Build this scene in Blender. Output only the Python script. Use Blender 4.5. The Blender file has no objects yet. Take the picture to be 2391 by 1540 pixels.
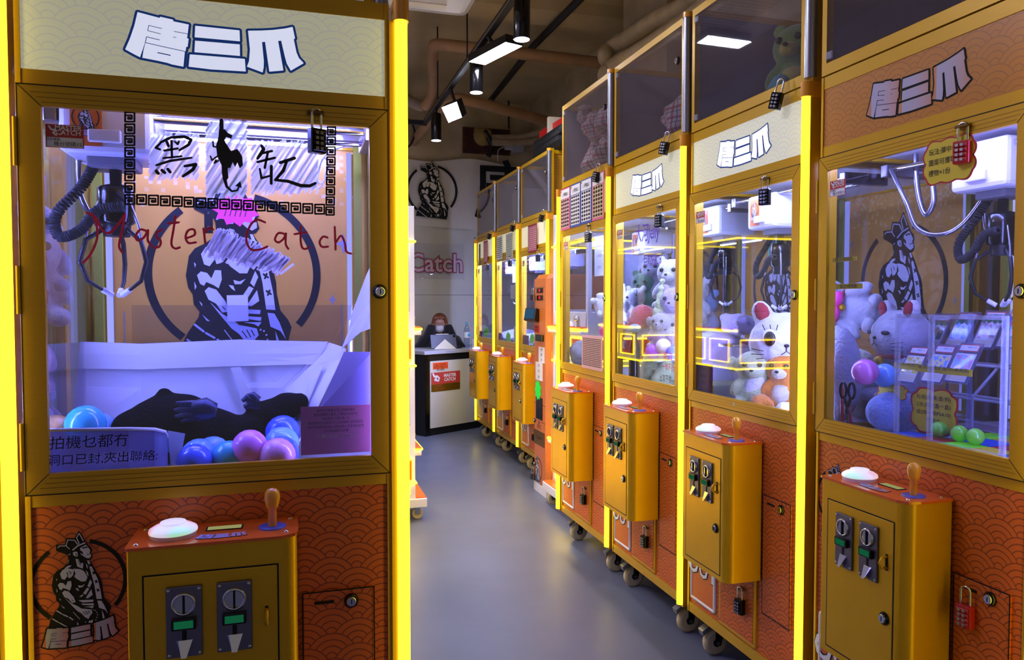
import bpy, bmesh, math, random
from mathutils import Vector, Matrix, Euler
from mathutils.geometry import tessellate_polygon
PI = math.pi
SC = bpy.context.scene
COL = SC.collection
# ---------------------------------------------------------------- camera
F, CX, CY, H = 1718.0, 1195.5, 770.0, 1.32
YAW, PIT = math.atan(503 / F), -math.atan(62 / F)
FW = Vector((math.sin(YAW) * math.cos(PIT), math.cos(YAW) * math.cos(PIT), math.sin(PIT)))
RT = Vector((math.cos(YAW), -math.sin(YAW), 0)); UP = RT.cross(FW); EYE = Vector((0, 0, H))
cd = bpy.data.cameras.new('camera'); cam = bpy.data.objects.new('camera', cd); COL.objects.link(cam)
cd.sensor_width = 36; cd.lens = 36 * F / 2391; cd.clip_start = .02; cd.clip_end = 60
cam.location = EYE; cam.rotation_euler = (PI / 2 + PIT, 0, -YAW); SC.camera = cam
# ---------------------------------------------------------------- world, exposure
SC.view_settings.view_transform = 'Standard'; SC.view_settings.look = 'None'
SC.view_settings.exposure = 0.0; SC.view_settings.gamma = 1; SC.view_settings.use_curve_mapping = False
w = bpy.data.worlds.new('dusk'); SC.world = w; w.use_nodes = True
w.node_tree.nodes['Background'].inputs[0].default_value = (.46, .42, .44, 1)
w.node_tree.nodes['Background'].inputs[1].default_value = .36
cy = SC.cycles
cy.use_denoising = True; cy.max_bounces = 7; cy.diffuse_bounces = 3; cy.glossy_bounces = 4
cy.transparent_max_bounces = 26; cy.sample_clamp_indirect = 6; cy.caustics_reflective = False; cy.caustics_refractive = False
# ---------------------------------------------------------------- tracing a pixel of the photograph onto a real plane
def ray(u, v): return FW + RT * ((u - CX) / F) - UP * ((v - CY) / F)
def onx(u, v, X): d = ray(u, v); return EYE + d * (X / d.x)
def ony(u, v, Y): d = ray(u, v); return EYE + d * (Y / d.y)
def onz(u, v, Z): d = ray(u, v); return EYE + d * ((Z - H) / d.z)
# ---------------------------------------------------------------- materials
def lin(c):
    if isinstance(c, str): c = [int(c[i:i + 2], 16) / 255 for i in (0, 2, 4)]
    return tuple(x / 12.92 if x <= .04045 else ((x + .055) / 1.055) ** 2.4 for x in c) + (1,)
MAT = {}
def mat(name, col, rough=.5, metal=0, es=0, ecol=None, noise=0, nscale=8, bump=0, bscale=60, coat=0, sheen=0, alpha=1, stretch=None):
    m = bpy.data.materials.new(name); m.use_nodes = True; MAT[name] = m
    nt = m.node_tree; b = nt.nodes['Principled BSDF']; c = lin(col)
    b.inputs['Base Color'].default_value = c; b.inputs['Roughness'].default_value = rough
    b.inputs['Metallic'].default_value = metal; b.inputs['Coat Weight'].default_value = coat
    b.inputs['Sheen Weight'].default_value = sheen; b.inputs['Alpha'].default_value = alpha
    if es: b.inputs['Emission Color'].default_value = lin(ecol or col); b.inputs['Emission Strength'].default_value = es
    tc = None
    if noise or bump:
        tc = nt.nodes.new('ShaderNodeTexCoord'); out = tc.outputs['Object']
        if stretch:
            mp = nt.nodes.new('ShaderNodeMapping'); mp.inputs['Scale'].default_value = stretch
            nt.links.new(out, mp.inputs[0]); out = mp.outputs[0]
    if noise:
        n = nt.nodes.new('ShaderNodeTexNoise'); n.inputs['Scale'].default_value = nscale; n.inputs['Detail'].default_value = 6
        nt.links.new(out, n.inputs['Vector'])
        r = nt.nodes.new('ShaderNodeValToRGB'); r.color_ramp.elements[0].position = .3; r.color_ramp.elements[1].position = .7
        r.color_ramp.elements[0].color = tuple(x * (1 - noise) for x in c[:3]) + (1,)
        r.color_ramp.elements[1].color = tuple(min(1, x * (1 + noise * .6)) for x in c[:3]) + (1,)
        nt.links.new(n.outputs[0], r.inputs[0]); nt.links.new(r.outputs[0], b.inputs['Base Color'])
    if bump:
        n = nt.nodes.new('ShaderNodeTexNoise'); n.inputs['Scale'].default_value = bscale; n.inputs['Detail'].default_value = 4
        nt.links.new(out, n.inputs['Vector'])
        bp = nt.nodes.new('ShaderNodeBump'); bp.inputs['Strength'].default_value = bump; bp.inputs['Distance'].default_value = .01
        nt.links.new(n.outputs[0], bp.inputs['Height']); nt.links.new(bp.outputs[0], b.inputs['Normal'])
    return m
def emit(name, col, s):
    m = bpy.data.materials.new(name); m.use_nodes = True; MAT[name] = m; nt = m.node_tree; nt.nodes.clear()
    e = nt.nodes.new('ShaderNodeEmission'); o = nt.nodes.new('ShaderNodeOutputMaterial')
    e.inputs[0].default_value = lin(col); e.inputs[1].default_value = s; nt.links.new(e.outputs[0], o.inputs[0]); return m
def glass(name, tint, rough=.0, refl=1.0, haze=0, hcol='ffffff'):
    m = bpy.data.materials.new(name); m.use_nodes = True; MAT[name] = m; nt = m.node_tree; nt.nodes.clear()
    N = nt.nodes.new; L = nt.links.new
    o = N('ShaderNodeOutputMaterial'); t = N('ShaderNodeBsdfTransparent'); g = N('ShaderNodeBsdfGlossy'); mx = N('ShaderNodeMixShader')
    t.inputs[0].default_value = lin(tint); g.inputs['Roughness'].default_value = rough
    lw = N('ShaderNodeLayerWeight'); lw.inputs[0].default_value = .5
    p = N('ShaderNodeMath'); p.operation = 'POWER'; p.inputs[1].default_value = 5; L(lw.outputs['Facing'], p.inputs[0])
    q = N('ShaderNodeMath'); q.operation = 'MULTIPLY_ADD'; q.inputs[1].default_value = .95 * refl; q.inputs[2].default_value = .045 * refl
    L(p.outputs[0], q.inputs[0]); L(q.outputs[0], mx.inputs[0]); L(t.outputs[0], mx.inputs[1]); L(g.outputs[0], mx.inputs[2])
    last = mx
    if haze:
        d = N('ShaderNodeBsdfDiffuse'); d.inputs[0].default_value = lin(hcol); m2 = N('ShaderNodeMixShader')
        tc = N('ShaderNodeTexCoord'); n = N('ShaderNodeTexNoise'); n.inputs['Scale'].default_value = 2.5; n.inputs['Detail'].default_value = 3
        mm = N('ShaderNodeMath'); mm.operation = 'MULTIPLY'; mm.inputs[1].default_value = haze * 2
        L(tc.outputs['Object'], n.inputs['Vector']); L(n.outputs[0], mm.inputs[0])
        L(mm.outputs[0], m2.inputs[0]); L(mx.outputs[0], m2.inputs[1]); L(d.outputs[0], m2.inputs[2]); last = m2
    L(last.outputs[0], o.inputs[0]); return m
def cover(name, col, a):    # see-through ink or film that covers a share A of what lies behind
    m = bpy.data.materials.new(name); m.use_nodes = True; MAT[name] = m; nt = m.node_tree; nt.nodes.clear(); N = nt.nodes.new; L = nt.links.new
    o = N('ShaderNodeOutputMaterial'); t = N('ShaderNodeBsdfTransparent'); r = N('ShaderNodeBsdfTranslucent'); d = N('ShaderNodeBsdfDiffuse'); x = N('ShaderNodeMixShader'); y = N('ShaderNodeMixShader')
    r.inputs[0].default_value = d.inputs[0].default_value = lin(col); x.inputs[0].default_value = .22; y.inputs[0].default_value = a
    L(r.outputs[0], x.inputs[1]); L(d.outputs[0], x.inputs[2]); L(t.outputs[0], y.inputs[1]); L(x.outputs[0], y.inputs[2]); L(y.outputs[0], o.inputs[0]); return m
cover('notice pink', '9a6a74', .98)
class NT:                   # tiny node-math helper
    def __init__(s, m): s.nt = m.node_tree; s.N = s.nt.nodes.new; s.L = s.nt.links.new
    def m(s, op, a, b=None, c=None):
        n = s.N('ShaderNodeMath'); n.operation = op
        for i, x in enumerate((a, b, c)):
            if x is None: continue
            if isinstance(x, (int, float)): n.inputs[i].default_value = x
            else: s.L(x, n.inputs[i])
        return n.outputs[0]
    def mix(s, f, a, b):
        n = s.N('ShaderNodeMix'); n.data_type = 'RGBA'
        for k, x in ((0, f), (6, a), (7, b)):
            if isinstance(x, (int, float)): n.inputs[k].default_value = x
            elif isinstance(x, tuple): n.inputs[k].default_value = x
            else: s.L(x, n.inputs[k])
        return n.outputs[2]
def waves(name, base, line, R, rough=.45, es=0, ax=(0, 2), bands=4, wl=.2):      # seigaiha scales
    m = mat(name, base, rough, es=es); k = NT(m)
    b = m.node_tree.nodes['Principled BSDF']
    sp = k.N('ShaderNodeSeparateXYZ'); tc = k.N('ShaderNodeTexCoord'); k.L(tc.outputs['Object'], sp.inputs[0])
    x = k.m('DIVIDE', k.m('ADD', sp.outputs[ax[0]], 20 * R), R); y = k.m('DIVIDE', k.m('ADD', sp.outputs[ax[1]], 20 * R), R * .5)
    row = k.m('FLOOR', y); fy = k.m('MULTIPLY', k.m('FRACT', y), .5)
    par = k.m('FLOORED_MODULO', row, 2)
    def dx(p): return k.m('ABSOLUTE', k.m('SUBTRACT', k.m('FLOORED_MODULO', k.m('ADD', x, p), 2), 1))
    d0x = dx(par); d1x = dx(k.m('SUBTRACT', 1, par))
    d0 = k.m('SQRT', k.m('ADD', k.m('POWER', d0x, 2), k.m('POWER', fy, 2)))
    f1 = k.m('ADD', fy, .5); d1 = k.m('SQRT', k.m('ADD', k.m('POWER', d1x, 2), k.m('POWER', f1, 2)))
    use1 = k.m('LESS_THAN', d1, 1)
    d = k.m('ADD', k.m('MULTIPLY', use1, d1), k.m('MULTIPLY', k.m('SUBTRACT', 1, use1), d0))
    ln = k.m('GREATER_THAN', k.m('FRACT', k.m('MULTIPLY_ADD', d, bands, wl * .999)), 1 - wl) if False else k.m('LESS_THAN', k.m('FRACT', k.m('MULTIPLY_ADD', d, bands, wl)), wl * 1.0)
    c = k.mix(ln, lin(base), lin(line)); k.L(c, b.inputs['Base Color'])
    if es: k.L(c, b.inputs['Emission Color'])
    return m
GOLD, GOLD2 = 'gold frame', 'gold box'
mat(GOLD, 'd4a206', .34, .2, noise=.03, nscale=5, stretch=(2, 2, 40)); mat(GOLD2, 'e6b00a', .36, .4, noise=.04, nscale=14, bump=.02, bscale=300)
mat('gold dark', '6b4a06', .4, .3); mat('gold patterned', 'd09a28', .5)
waves('orange waves', 'dc6a1c', '984418', .054); waves('gold waves', 'd29a2c', 'b87e1c', .02)
waves('sign unlit', 'c98434', 'b07438', .058, .3)
mat('black gap', '0a0806', .8); mat('black', '060608', .5); mat('gloss black', '050507', .18); mat('ink', '050506', .45)
mat('white', 'e8e6e2', .4); mat('white plastic', 'eceaf2', .3); mat('paper white', 'e9e7ee', .75); mat('cream', 'd8cfb4', .6)
mat('chrome', 'd8d8dc', .12, 1); mat('steel', '9a9aa2', .32, 1); mat('silver', 'a8a8b0', .32, .9); mat('dark steel', '3a3a40', .35, .9)
mat('orange top', 'ee6c20', .22, coat=.5); mat('orange plastic', 'f6a828', .22, coat=.6); mat('blue ring', '5a66c0', .4)
mat('orange panel', 'dc6a1c', .4); mat('red', 'b4201c', .45); mat('sticker red', 'c03a30', .5); mat('pink', 'f03ca0', .5, es=.25)
mat('notice white', 'e6e4e6', .6); mat('note yellow', 'd8c228', .6); mat('note green', '6fdc1e', .6, es=.15)
mat('note orange', 'f2581c', .6); mat('teal tag', '58c8b0', .6); mat('grey print', '8a8a94', .5); mat('purple ink', '6a3cc0', .5)
mat('red ink', 'd02848', .5, es=.08); mat('navy', '16305e', .5); mat('back ochre', 'd0962c', .55)
mat('deck white', 'd8d6e0', .5); mat('yellow green', '9a9a1c', .5); mat('ivory wheel', 'd0c090', .5); mat('grey plastic', '77757c', .5)
mat('coin steel', '74727e', .38, .9, bump=.1, bscale=400); mat('rubber', '18181a', .8); mat('hose', '9a9aa6', .25, .9); mat('clear plastic', 'cfd4ea', .2, alpha=.3); glass('film', 'f3f4fb', .03, .6, .004, 'd0d4f0')
mat('skin', 'c99a80', .55); mat('hair', '7d4426', .5, noise=.5, nscale=40, stretch=(1, 1, .1)); mat('hoodie', '0c0c12', .85, sheen=.3); mat('mask', 'd9d4dc', .7)
mat('storage grey', '9a94a0', .6); mat('wall pale', 'b8b2c0', .7); mat('wall grey', 'd0cab0', .7, noise=.12, nscale=2.5); mat('concrete', 'c4b084', .85, noise=.35, nscale=2.2, bump=.25, bscale=9)
mat('ceiling concrete', 'c8b07c', .9, noise=.22, nscale=1.6, bump=.3, bscale=6); mat('pipe tan', 'b48a5c', .6, noise=.15, nscale=6); mat('pipe pale', 'bca880', .7, noise=.2, nscale=8)
mat('rust', '4a2018', .8, noise=.6, nscale=9); mat('foam', 'a08848', .8, bump=.4, bscale=20); mat('ac white', 'cac6bc', .45)
mat('banner cloth', 'dcd4bc', .85, noise=.06, nscale=3); mat('black paint', '0b0b0c', .3)
mat('sign pink', 'c83448', .5); mat('sign dark', '4a1c22', .5); mat('sign pale', 'c0b0b0', .5); glass('acrylic', 'fafafc', .02, .15)
mat('purple card', '6a5a80', .6); mat('gold foil', 'e0b020', .3, .6)
glass('pane', 'f2f3fa'); glass('side pane', 'f0f2f8'); glass('veiled pane', 'ecebf0', .02, 1.35, .035, 'c8c0d0'); glass('bottle plastic', 'dfe6f2', .05)  # storage pane: pale haze mixed in, standing for the room's reflection
emit('neon yellow', 'ffe424', 4.2); emit('mini neon', 'ffdc20', 13.0)
emit('led blue', '787eff', 130); emit('led pale', 'a6b2ff', 115); emit('led white', 'bccbff', 135); emit('led side', '8e98ff', 240); emit('led far', 'acb8ff', 420); emit('led dim', '8c92ff', 85); emit('led strip', 'a4a8ff', 1.3)
emit('lamp white', 'e6ecff', 105); emit('lamp fill', 'e8e8ff', 44); emit('spot glow', 'cfdcff', 9); emit('lcd green', '1c7a50', .45); emit('lcd pale', 'c8c880', .5); emit('led red', 'ff2418', 2.0)
mat('lcd dark', '2a302a', .3); emit('screen blue', '3a6a90', .6)
waves('sign lit', 'd6d6b6', 'cdccba', .058, .4, es=.40); mat('sign lit plain', 'e0dabc', .4, es=.38)
mat('logo lit', 'ffffff', .4, es=.75, ecol='dfe6ff'); mat('logo navy', '0c2c66', .4, es=.35, ecol='12408c')
mat('print black', '050506', .85); mat('print white', 'cfcfe6', .5)
def grad(name, a, b, per, off):
    m = mat(name, a, .4); k = NT(m); sp = k.N('ShaderNodeSeparateXYZ'); tc = k.N('ShaderNodeTexCoord'); k.L(tc.outputs['Object'], sp.inputs[0])
    f = k.m('FRACT', k.m('MULTIPLY_ADD', sp.outputs[0], 1 / per, off)); f = k.m('POWER', f, 2.2)
    k.L(k.mix(f, lin(a), lin(b)), m.node_tree.nodes['Principled BSDF'].inputs['Base Color'])
def push_button():   # lamp dome: lit from inside in drifting colours
    m = mat('button lamp', 'ffffff', .25, es=.6); k = NT(m); b = m.node_tree.nodes['Principled BSDF']
    tc = k.N('ShaderNodeTexCoord'); n = k.N('ShaderNodeTexNoise'); n.inputs['Scale'].default_value = 14
    k.L(tc.outputs['Object'], n.inputs['Vector'])
    r = k.N('ShaderNodeValToRGB'); e = r.color_ramp.elements; e[0].position = .36; e[0].color = lin('ff9a9a'); e[1].position = .62; e[1].color = lin('a8ffd0')
    e.new(.44).color = lin('f4ecff'); e.new(.55).color = lin('e4e8ff')
    k.L(n.outputs[0], r.inputs[0]); k.L(r.outputs[0], b.inputs['Emission Color'])
push_button()
def backpanel():     # ochre board with pale squares thinning out downwards
    m = MAT['back ochre']; k = NT(m); b = m.node_tree.nodes['Principled BSDF']
    tc = k.N('ShaderNodeTexCoord'); sp = k.N('ShaderNodeSeparateXYZ'); k.L(tc.outputs['Object'], sp.inputs[0])
    cb = k.N('ShaderNodeCombineXYZ'); gx = k.m('FLOOR', k.m('MULTIPLY', sp.outputs[0], 105)); gz = k.m('FLOOR', k.m('MULTIPLY', sp.outputs[2], 105))
    k.L(gx, cb.inputs[0]); k.L(gz, cb.inputs[1]); wn = k.N('ShaderNodeTexWhiteNoise'); wn.noise_dimensions = '2D'; k.L(cb.outputs[0], wn.inputs['Vector'])
    th = k.m('MULTIPLY_ADD', sp.outputs[2], 1.9, -2.93)      # 0 at 1.45 m, .5 near 1.68 m
    chk = k.m('FLOORED_MODULO', k.m('ADD', gx, gz), 2)
    on = k.m('MULTIPLY', k.m('LESS_THAN', wn.outputs[0], th), k.m('MULTIPLY_ADD', chk, .5, .5))
    k.L(k.mix(on, lin('d0962c'), lin('d6b474')), b.inputs['Base Color'])
backpanel()
def plaid(name, a, b2, c2, s):
    m = mat(name, a, .8); k = NT(m); bs = m.node_tree.nodes['Principled BSDF']
    tc = k.N('ShaderNodeTexCoord'); sp = k.N('ShaderNodeSeparateXYZ'); k.L(tc.outputs['UV'], sp.inputs[0])
    def band(o, f, w, ph): return k.m('LESS_THAN', k.m('FRACT', k.m('MULTIPLY_ADD', o, f, ph)), w)
    x, y = sp.outputs[0], sp.outputs[1]
    c = k.mix(k.m('MULTIPLY', band(x, s, .22, 0), .75), lin(a), lin(b2)); c = k.mix(k.m('MULTIPLY', band(y, s, .22, 0), .75), c, lin(b2))
    c = k.mix(band(x, s, .06, .5), c, lin(c2)); c = k.mix(band(y, s, .06, .5), c, lin(c2)); k.L(c, bs.inputs['Base Color'])
plaid('plaid red', 'c8bcb8', '9e2436', '3a2c38', 7)
def floor_mat():
    m = mat('floor epoxy', '6a6f82', .34, noise=.10, nscale=1.2); k = NT(m); b = m.node_tree.nodes['Principled BSDF']
    tc = k.N('ShaderNodeTexCoord'); n = k.N('ShaderNodeTexNoise'); n.inputs['Scale'].default_value = 3; n.inputs['Detail'].default_value = 8
    k.L(tc.outputs['Object'], n.inputs['Vector']); k.L(k.m('MULTIPLY_ADD', n.outputs[0], .22, .24), b.inputs['Roughness'])
    bp = k.N('ShaderNodeBump'); bp.inputs['Strength'].default_value = .06; bp.inputs['Distance'].default_value = .01
    n2 = k.N('ShaderNodeTexNoise'); n2.inputs['Scale'].default_value = 14; k.L(tc.outputs['Object'], n2.inputs['Vector'])
    k.L(n2.outputs[0], bp.inputs['Height']); k.L(bp.outputs[0], b.inputs['Normal'])
floor_mat()
def fur(name, col, b=.6, s=120): return mat(name, col, .9, sheen=.6, noise=.12, nscale=30, bump=b, bscale=s)
for n, c in dict(fwhite='d8d6de', fcream='cfc8b4', fgreen='b8c49a', forange='d8801c', fpurple='9c8cc0', fgrey='8e8e9c', fblack='08080b', fblue='8aa0d0', fpink='d89aa8', fred='b02838', fdgreen='3e6a4a', fyellow='c8b840', flime='7c9a3a', fviolet='54408c', flgrey='b0b0ba', fteal='6ab0b0').items(): fur(n, c)
q_ = MAT['fblack'].node_tree.nodes['Principled BSDF']; q_.inputs['Sheen Weight'].default_value = 0; q_.inputs['Specular IOR Level'].default_value = .1; q_.inputs['Roughness'].default_value = 1
mat('glitter', '2e3450', .35, .7, noise=.7, nscale=400); mat('eye black', '08080c', .4); mat('eye white', 'e8e8ee', .3); mat('ear red', '9c2430', .8)
for n, c in dict(bteal='3fb6d0', bblue='4a6af0', bsky='7cb4f0', bpink='f08ae0', brose='f4a0d0', bmaroon='8a2a50', bwhite='e4e2ea', bpurple='b06ae0', borange='d8a060', bgreen='86e84a').items():
    mat(n, c, .25, coat=.4)
# ---------------------------------------------------------------- mesh building
class MB:
    def __init__(s): s.V = []; s.Fc = []; s.K = []; s.S = []; s.T = None
    def add(s, vs, fs, m, sm=False):
        o = len(s.V); T = s.T
        s.V += [(T @ Vector(v)) if T else Vector(v) for v in vs]
        for f in fs: s.Fc.append([i + o for i in f]); s.K.append(m); s.S.append(sm)
        return s
    def box(s, x0, x1, y0, y1, z0, z1, m, b=0):
        if b:
            bm = bmesh.new(); bmesh.ops.create_cube(bm, size=1)
            for v in bm.verts: v.co = Vector((x0 + (v.co.x + .5) * (x1 - x0), y0 + (v.co.y + .5) * (y1 - y0), z0 + (v.co.z + .5) * (z1 - z0)))
            bmesh.ops.bevel(bm, geom=bm.edges[:], offset=b, segments=2, affect='EDGES', profile=.5)
            bm.verts.index_update(); s.add([v.co.copy() for v in bm.verts], [[v.index for v in f.verts] for f in bm.faces], m); bm.free(); return s
        vs = [(x, y, z) for z in (z0, z1) for y in (y0, y1) for x in (x0, x1)]
        return s.add(vs, [(0, 2, 3, 1), (4, 5, 7, 6), (0, 1, 5, 4), (2, 6, 7, 3), (0, 4, 6, 2), (1, 3, 7, 5)], m)
    def tube(s, pts, r, m, n=8, closed=False, sm=True):
        P = [Vector(p) for p in pts]; k = len(P); R = r if isinstance(r, (list, tuple)) else [r] * k
        vs = []; nrm = None
        for i, p in enumerate(P):
            t = (P[(i + 1) % k] - P[i - 1]) if closed else (P[min(i + 1, k - 1)] - P[max(i - 1, 0)])
            t = t.normalized() if t.length > 1e-9 else Vector((0, 0, 1))
            if nrm is None: nrm = t.orthogonal().normalized()
            nrm = (nrm - t * nrm.dot(t)); nrm = nrm.normalized() if nrm.length > 1e-6 else t.orthogonal().normalized()
            bn = t.cross(nrm)
            vs += [p + (nrm * math.cos(2 * PI * j / n) + bn * math.sin(2 * PI * j / n)) * R[i] for j in range(n)]
        fs = [(i * n + j, i * n + (j + 1) % n, (i + 1) % k * n + (j + 1) % n, (i + 1) % k * n + j) for i in range(k if closed else k - 1) for j in range(n)]
        s.add(vs, fs, m, sm)
        if not closed: s.add(vs[:n], [list(range(n))[::-1]], m); s.add(vs[-n:], [list(range(n))], m)
        return s
    def lathe(s, prof, m, n=20, M=None, sm=True):
        vs = [Vector((r * math.cos(2 * PI * j / n), r * math.sin(2 * PI * j / n), z)) for r, z in prof for j in range(n)]
        if M: vs = [M @ v for v in vs]
        fs = [(i * n + j, i * n + (j + 1) % n, (i + 1) * n + (j + 1) % n, (i + 1) * n + j) for i in range(len(prof) - 1) for j in range(n)]
        s.add(vs, fs, m, sm); k = len(prof)
        s.add(vs[:n], [list(range(n))[::-1]], m); return s.add(vs[-n:], [list(range(n))], m)
    def ell(s, c, r, m, n=14, rot=None, nz=0, seed=0):
        r = (r, r, r) if isinstance(r, (int, float)) else r; k = n // 2; vs = [Vector((0, 0, 1))]; R = Euler(rot).to_matrix() if rot else None
        for i in range(1, k):
            for j in range(n):
                a, b = PI * i / k, 2 * PI * j / n; vs.append(Vector((math.sin(a) * math.cos(b), math.sin(a) * math.sin(b), math.cos(a))))
        vs.append(Vector((0, 0, -1))); q = len(vs) - 1; out = []; rg = random.Random(seed)
        for v in vs:
            g = 1 + nz * (rg.random() - .5); p = Vector((v.x * r[0] * g, v.y * r[1] * g, v.z * r[2] * g)); p = R @ p if R else p; out.append(p + Vector(c))
        fs = [(0, 1 + j, 1 + (j + 1) % n) for j in range(n)]
        fs += [(1 + i * n + j, 1 + (i + 1) * n + j, 1 + (i + 1) * n + (j + 1) % n, 1 + i * n + (j + 1) % n) for i in range(k - 2) for j in range(n)]
        fs += [(q, 1 + (k - 2) * n + (j + 1) % n, 1 + (k - 2) * n + j) for j in range(n)]
        return s.add(out, fs, m, True)
    def prism(s, poly, f0, f1, m):      # polygon swept from f0(a,b) to f1(a,b)
        n = len(poly); A = [Vector(f0(*p)) for p in poly]; B = [Vector(f1(*p)) for p in poly]
        tri = tessellate_polygon([[Vector((p[0], p[1], 0)) for p in poly]])
        s.add(A + B, [t for t in tri] + [[i + n for i in t[::-1]] for t in tri] + [(i, (i + 1) % n, (i + 1) % n + n, i + n) for i in range(n)], m); return s
    def ply(s, poly, d, m, th=.0004):   # flat print on a plane y = -d
        if th == 0: return s.add([(p[0], -d, p[1]) for p in poly], [t for t in tessellate_polygon([[Vector((p[0], p[1], 0)) for p in poly]])], m)
        return s.prism(poly, lambda a, b: (a, -d, b), lambda a, b: (a, -d - th, b), m)
    def stroke(s, pts, w, d, m, th=.0003, disc=True):   # pen stroke on the plane y = -d
        W = w if isinstance(w, (list, tuple)) else [w] * len(pts)
        for i in range(len(pts) - 1):
            a, b = Vector(pts[i]), Vector(pts[i + 1]); t = b - a
            if t.length < 1e-7: continue
            nn = Vector((-t.y, t.x)).normalized(); wa, wb = W[i] / 2, W[i + 1] / 2
            s.ply([a + nn * wa, b + nn * wb, b - nn * wb, a - nn * wa], d + 3e-5 * (i % 5), m, th)
        if disc:
            for j, (p, q) in enumerate(zip(pts, W)): s.ply([(p[0] + q / 2 * math.cos(k * PI / 4), p[1] + q / 2 * math.sin(k * PI / 4)) for k in range(8)], d + 3e-5 * (j % 5) + 1.5e-5, m, th)
        return s
    def text(s, t, size, o, m, ax=(1, 0, 0), up=(0, 0, 1), align='CENTER', bold=0, shear=0, th=.0003, sx=1):
        vs, fs = glyphs(t, align, bold, shear); A, U = Vector(ax), Vector(up); Nn = A.cross(U)
        return s.add([Vector(o) + A * (v[0] * size * sx) + U * (v[1] * size) + Nn * (v[2] * th) for v in vs], fs, m)
    def mesh(s, name):
        me = bpy.data.meshes.new(name); me.from_pydata([tuple(v) for v in s.V], [], s.Fc); ks = []
        for k in s.K:
            if k not in ks: ks.append(k)
        for k in ks: me.materials.append(MAT[k])
        ix = {k: i for i, k in enumerate(ks)}
        me.polygons.foreach_set('material_index', [ix[k] for k in s.K]); me.polygons.foreach_set('use_smooth', s.S)
        me.update(); return me
GL = {}
def glyphs(t, align, bold, shear):
    k = (t, align, bold, shear)
    if k not in GL:
        cu = bpy.data.curves.new('writing', 'FONT'); cu.body = t; cu.align_x = align; cu.align_y = 'CENTER'; cu.resolution_u = 2
        cu.offset = bold; cu.shear = shear; cu.fill_mode = 'FRONT'
        o = bpy.data.objects.new('writing', cu); me = bpy.data.meshes.new_from_object(o)
        GL[k] = ([tuple(v.co[:2]) + (0,) for v in me.vertices], [list(p.vertices) for p in me.polygons])
        bpy.data.objects.remove(o); bpy.data.curves.remove(cu); bpy.data.meshes.remove(me)
    return GL[k]
CACHE = {}
def put(name, mb, parent=None, loc=(0, 0, 0), rot=(0, 0, 0), key=None, label=None, mods=None):
    """one mesh object; MB or a function that fills one (shared through KEY)"""
    me = CACHE.get(key) if key else None
    if me is None:
        if callable(mb): b = MB(); mb(b); mb = b
        me = mb if isinstance(mb, bpy.types.Mesh) else mb.mesh(name)
        if key: CACHE[key] = me
    o = bpy.data.objects.new(name, me); COL.objects.link(o); o.location = loc; o.rotation_euler = rot
    if parent: o.parent = parent
    if label: o['label'] = label
    if mods: mods(o)
    return o
def tag(o, label, cat, group=None):
    o['label'] = label; o['category'] = cat
    if group: o['group'] = group
    return o
def thing(name, label, cat, loc=(0, 0, 0), rotz=0, group=None):
    o = bpy.data.objects.new(name, None); COL.objects.link(o); o.location = loc; o.rotation_euler = (0, 0, rotz); o.empty_display_size = .05
    return tag(o, label, cat, group)
def struct(name, mb): o = put(name, mb); o['kind'] = 'structure'; return o
def kids(o): return [c for c in bpy.data.objects if c.parent == o]
def dup(root, label, loc, rotz, group=None, scale=None):
    def cp(o, par):
        c = o.copy(); COL.objects.link(c)
        if par: c.parent = par
        for ch in kids(o): cp(ch, c)
        return c
    r = cp(root, None); r.location = loc; r.rotation_euler = (0, 0, rotz); r['label'] = label
    if group: r['group'] = group
    if scale: r.scale = scale
    return r
def soft(vox=.008, it=5):
    def f(o):
        m = o.modifiers.new('remesh', 'REMESH'); m.mode = 'VOXEL'; m.voxel_size = vox; m.use_smooth_shade = True
        m = o.modifiers.new('smooth', 'SMOOTH'); m.factor = .6; m.iterations = it
    return f
class Pl:      # a machine's own frame: origin on the floor, front plane y = 0 facing -y
    def __init__(s, ox, oy, rot, sx=1): s.ox, s.oy, s.rot, s.sx = ox, oy, rot, sx; s.M = Matrix.Translation((ox, oy, 0)) @ Matrix.Rotation(rot, 4, 'Z') @ Matrix.Diagonal((sx, 1, 1, 1)); s.I = s.M.inverted()
    def px(s, u, v, d=0):      # pixel -> local point on the plane y = d
        p = ony(u, v, s.oy + d) if s.rot == 0 else onx(u, v, s.ox + d); return s.I @ p
    def w(s, x, y, z): return s.M @ Vector((x, y, z))
# ---------------------------------------------------------------- room
XR, YB, ZC, XL = 2.75, 8.6, 3.72, -1.7
struct('floor', MB().box(XL, XR + .2, -2.5, YB + .2, -.1, 0, 'floor epoxy'))
struct('ceiling', MB().box(XL, XR + .2, -2.5, YB + .2, ZC, ZC + .15, 'ceiling concrete').box(XL, XR, 5.55, 5.85, ZC - .10, ZC, 'ceiling concrete'))
struct('wall_right', MB().box(XR, XR + .2, -2.5, YB, 0, ZC, 'concrete').box(XR - .30, XR, 4.6, 5.3, 0, ZC, 'concrete'))
struct('wall_left', MB().box(XL - .2, XL, -2.5, YB, 0, ZC, 'wall pale'))
def f(b):
    b.box(XL, XR + .2, YB, YB + .2, 2.72, ZC, 'concrete'); b.box(XL, XR + .2, YB - .02, YB + .2, 0, 2.72, 'wall grey')
    for z in (.70, 1.42): b.box(XL, XR, YB - .0215, YB - .02, z - .002, z + .002, 'dark steel')      # panel joints
    for x in (1.1, 1.30, 2.0): pass
    for z in (.75, 1.37, 1.47, 2.1):
        for x in (1.22, 2.05): b.lathe([(.008, 0), (.006, .003)], 'dark steel', 8, Matrix.Translation((x, YB - .02, z)) @ Matrix.Rotation(PI / 2, 4, 'X'))
wb = MB(); f(wb); struct('wall_back', wb)
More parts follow.
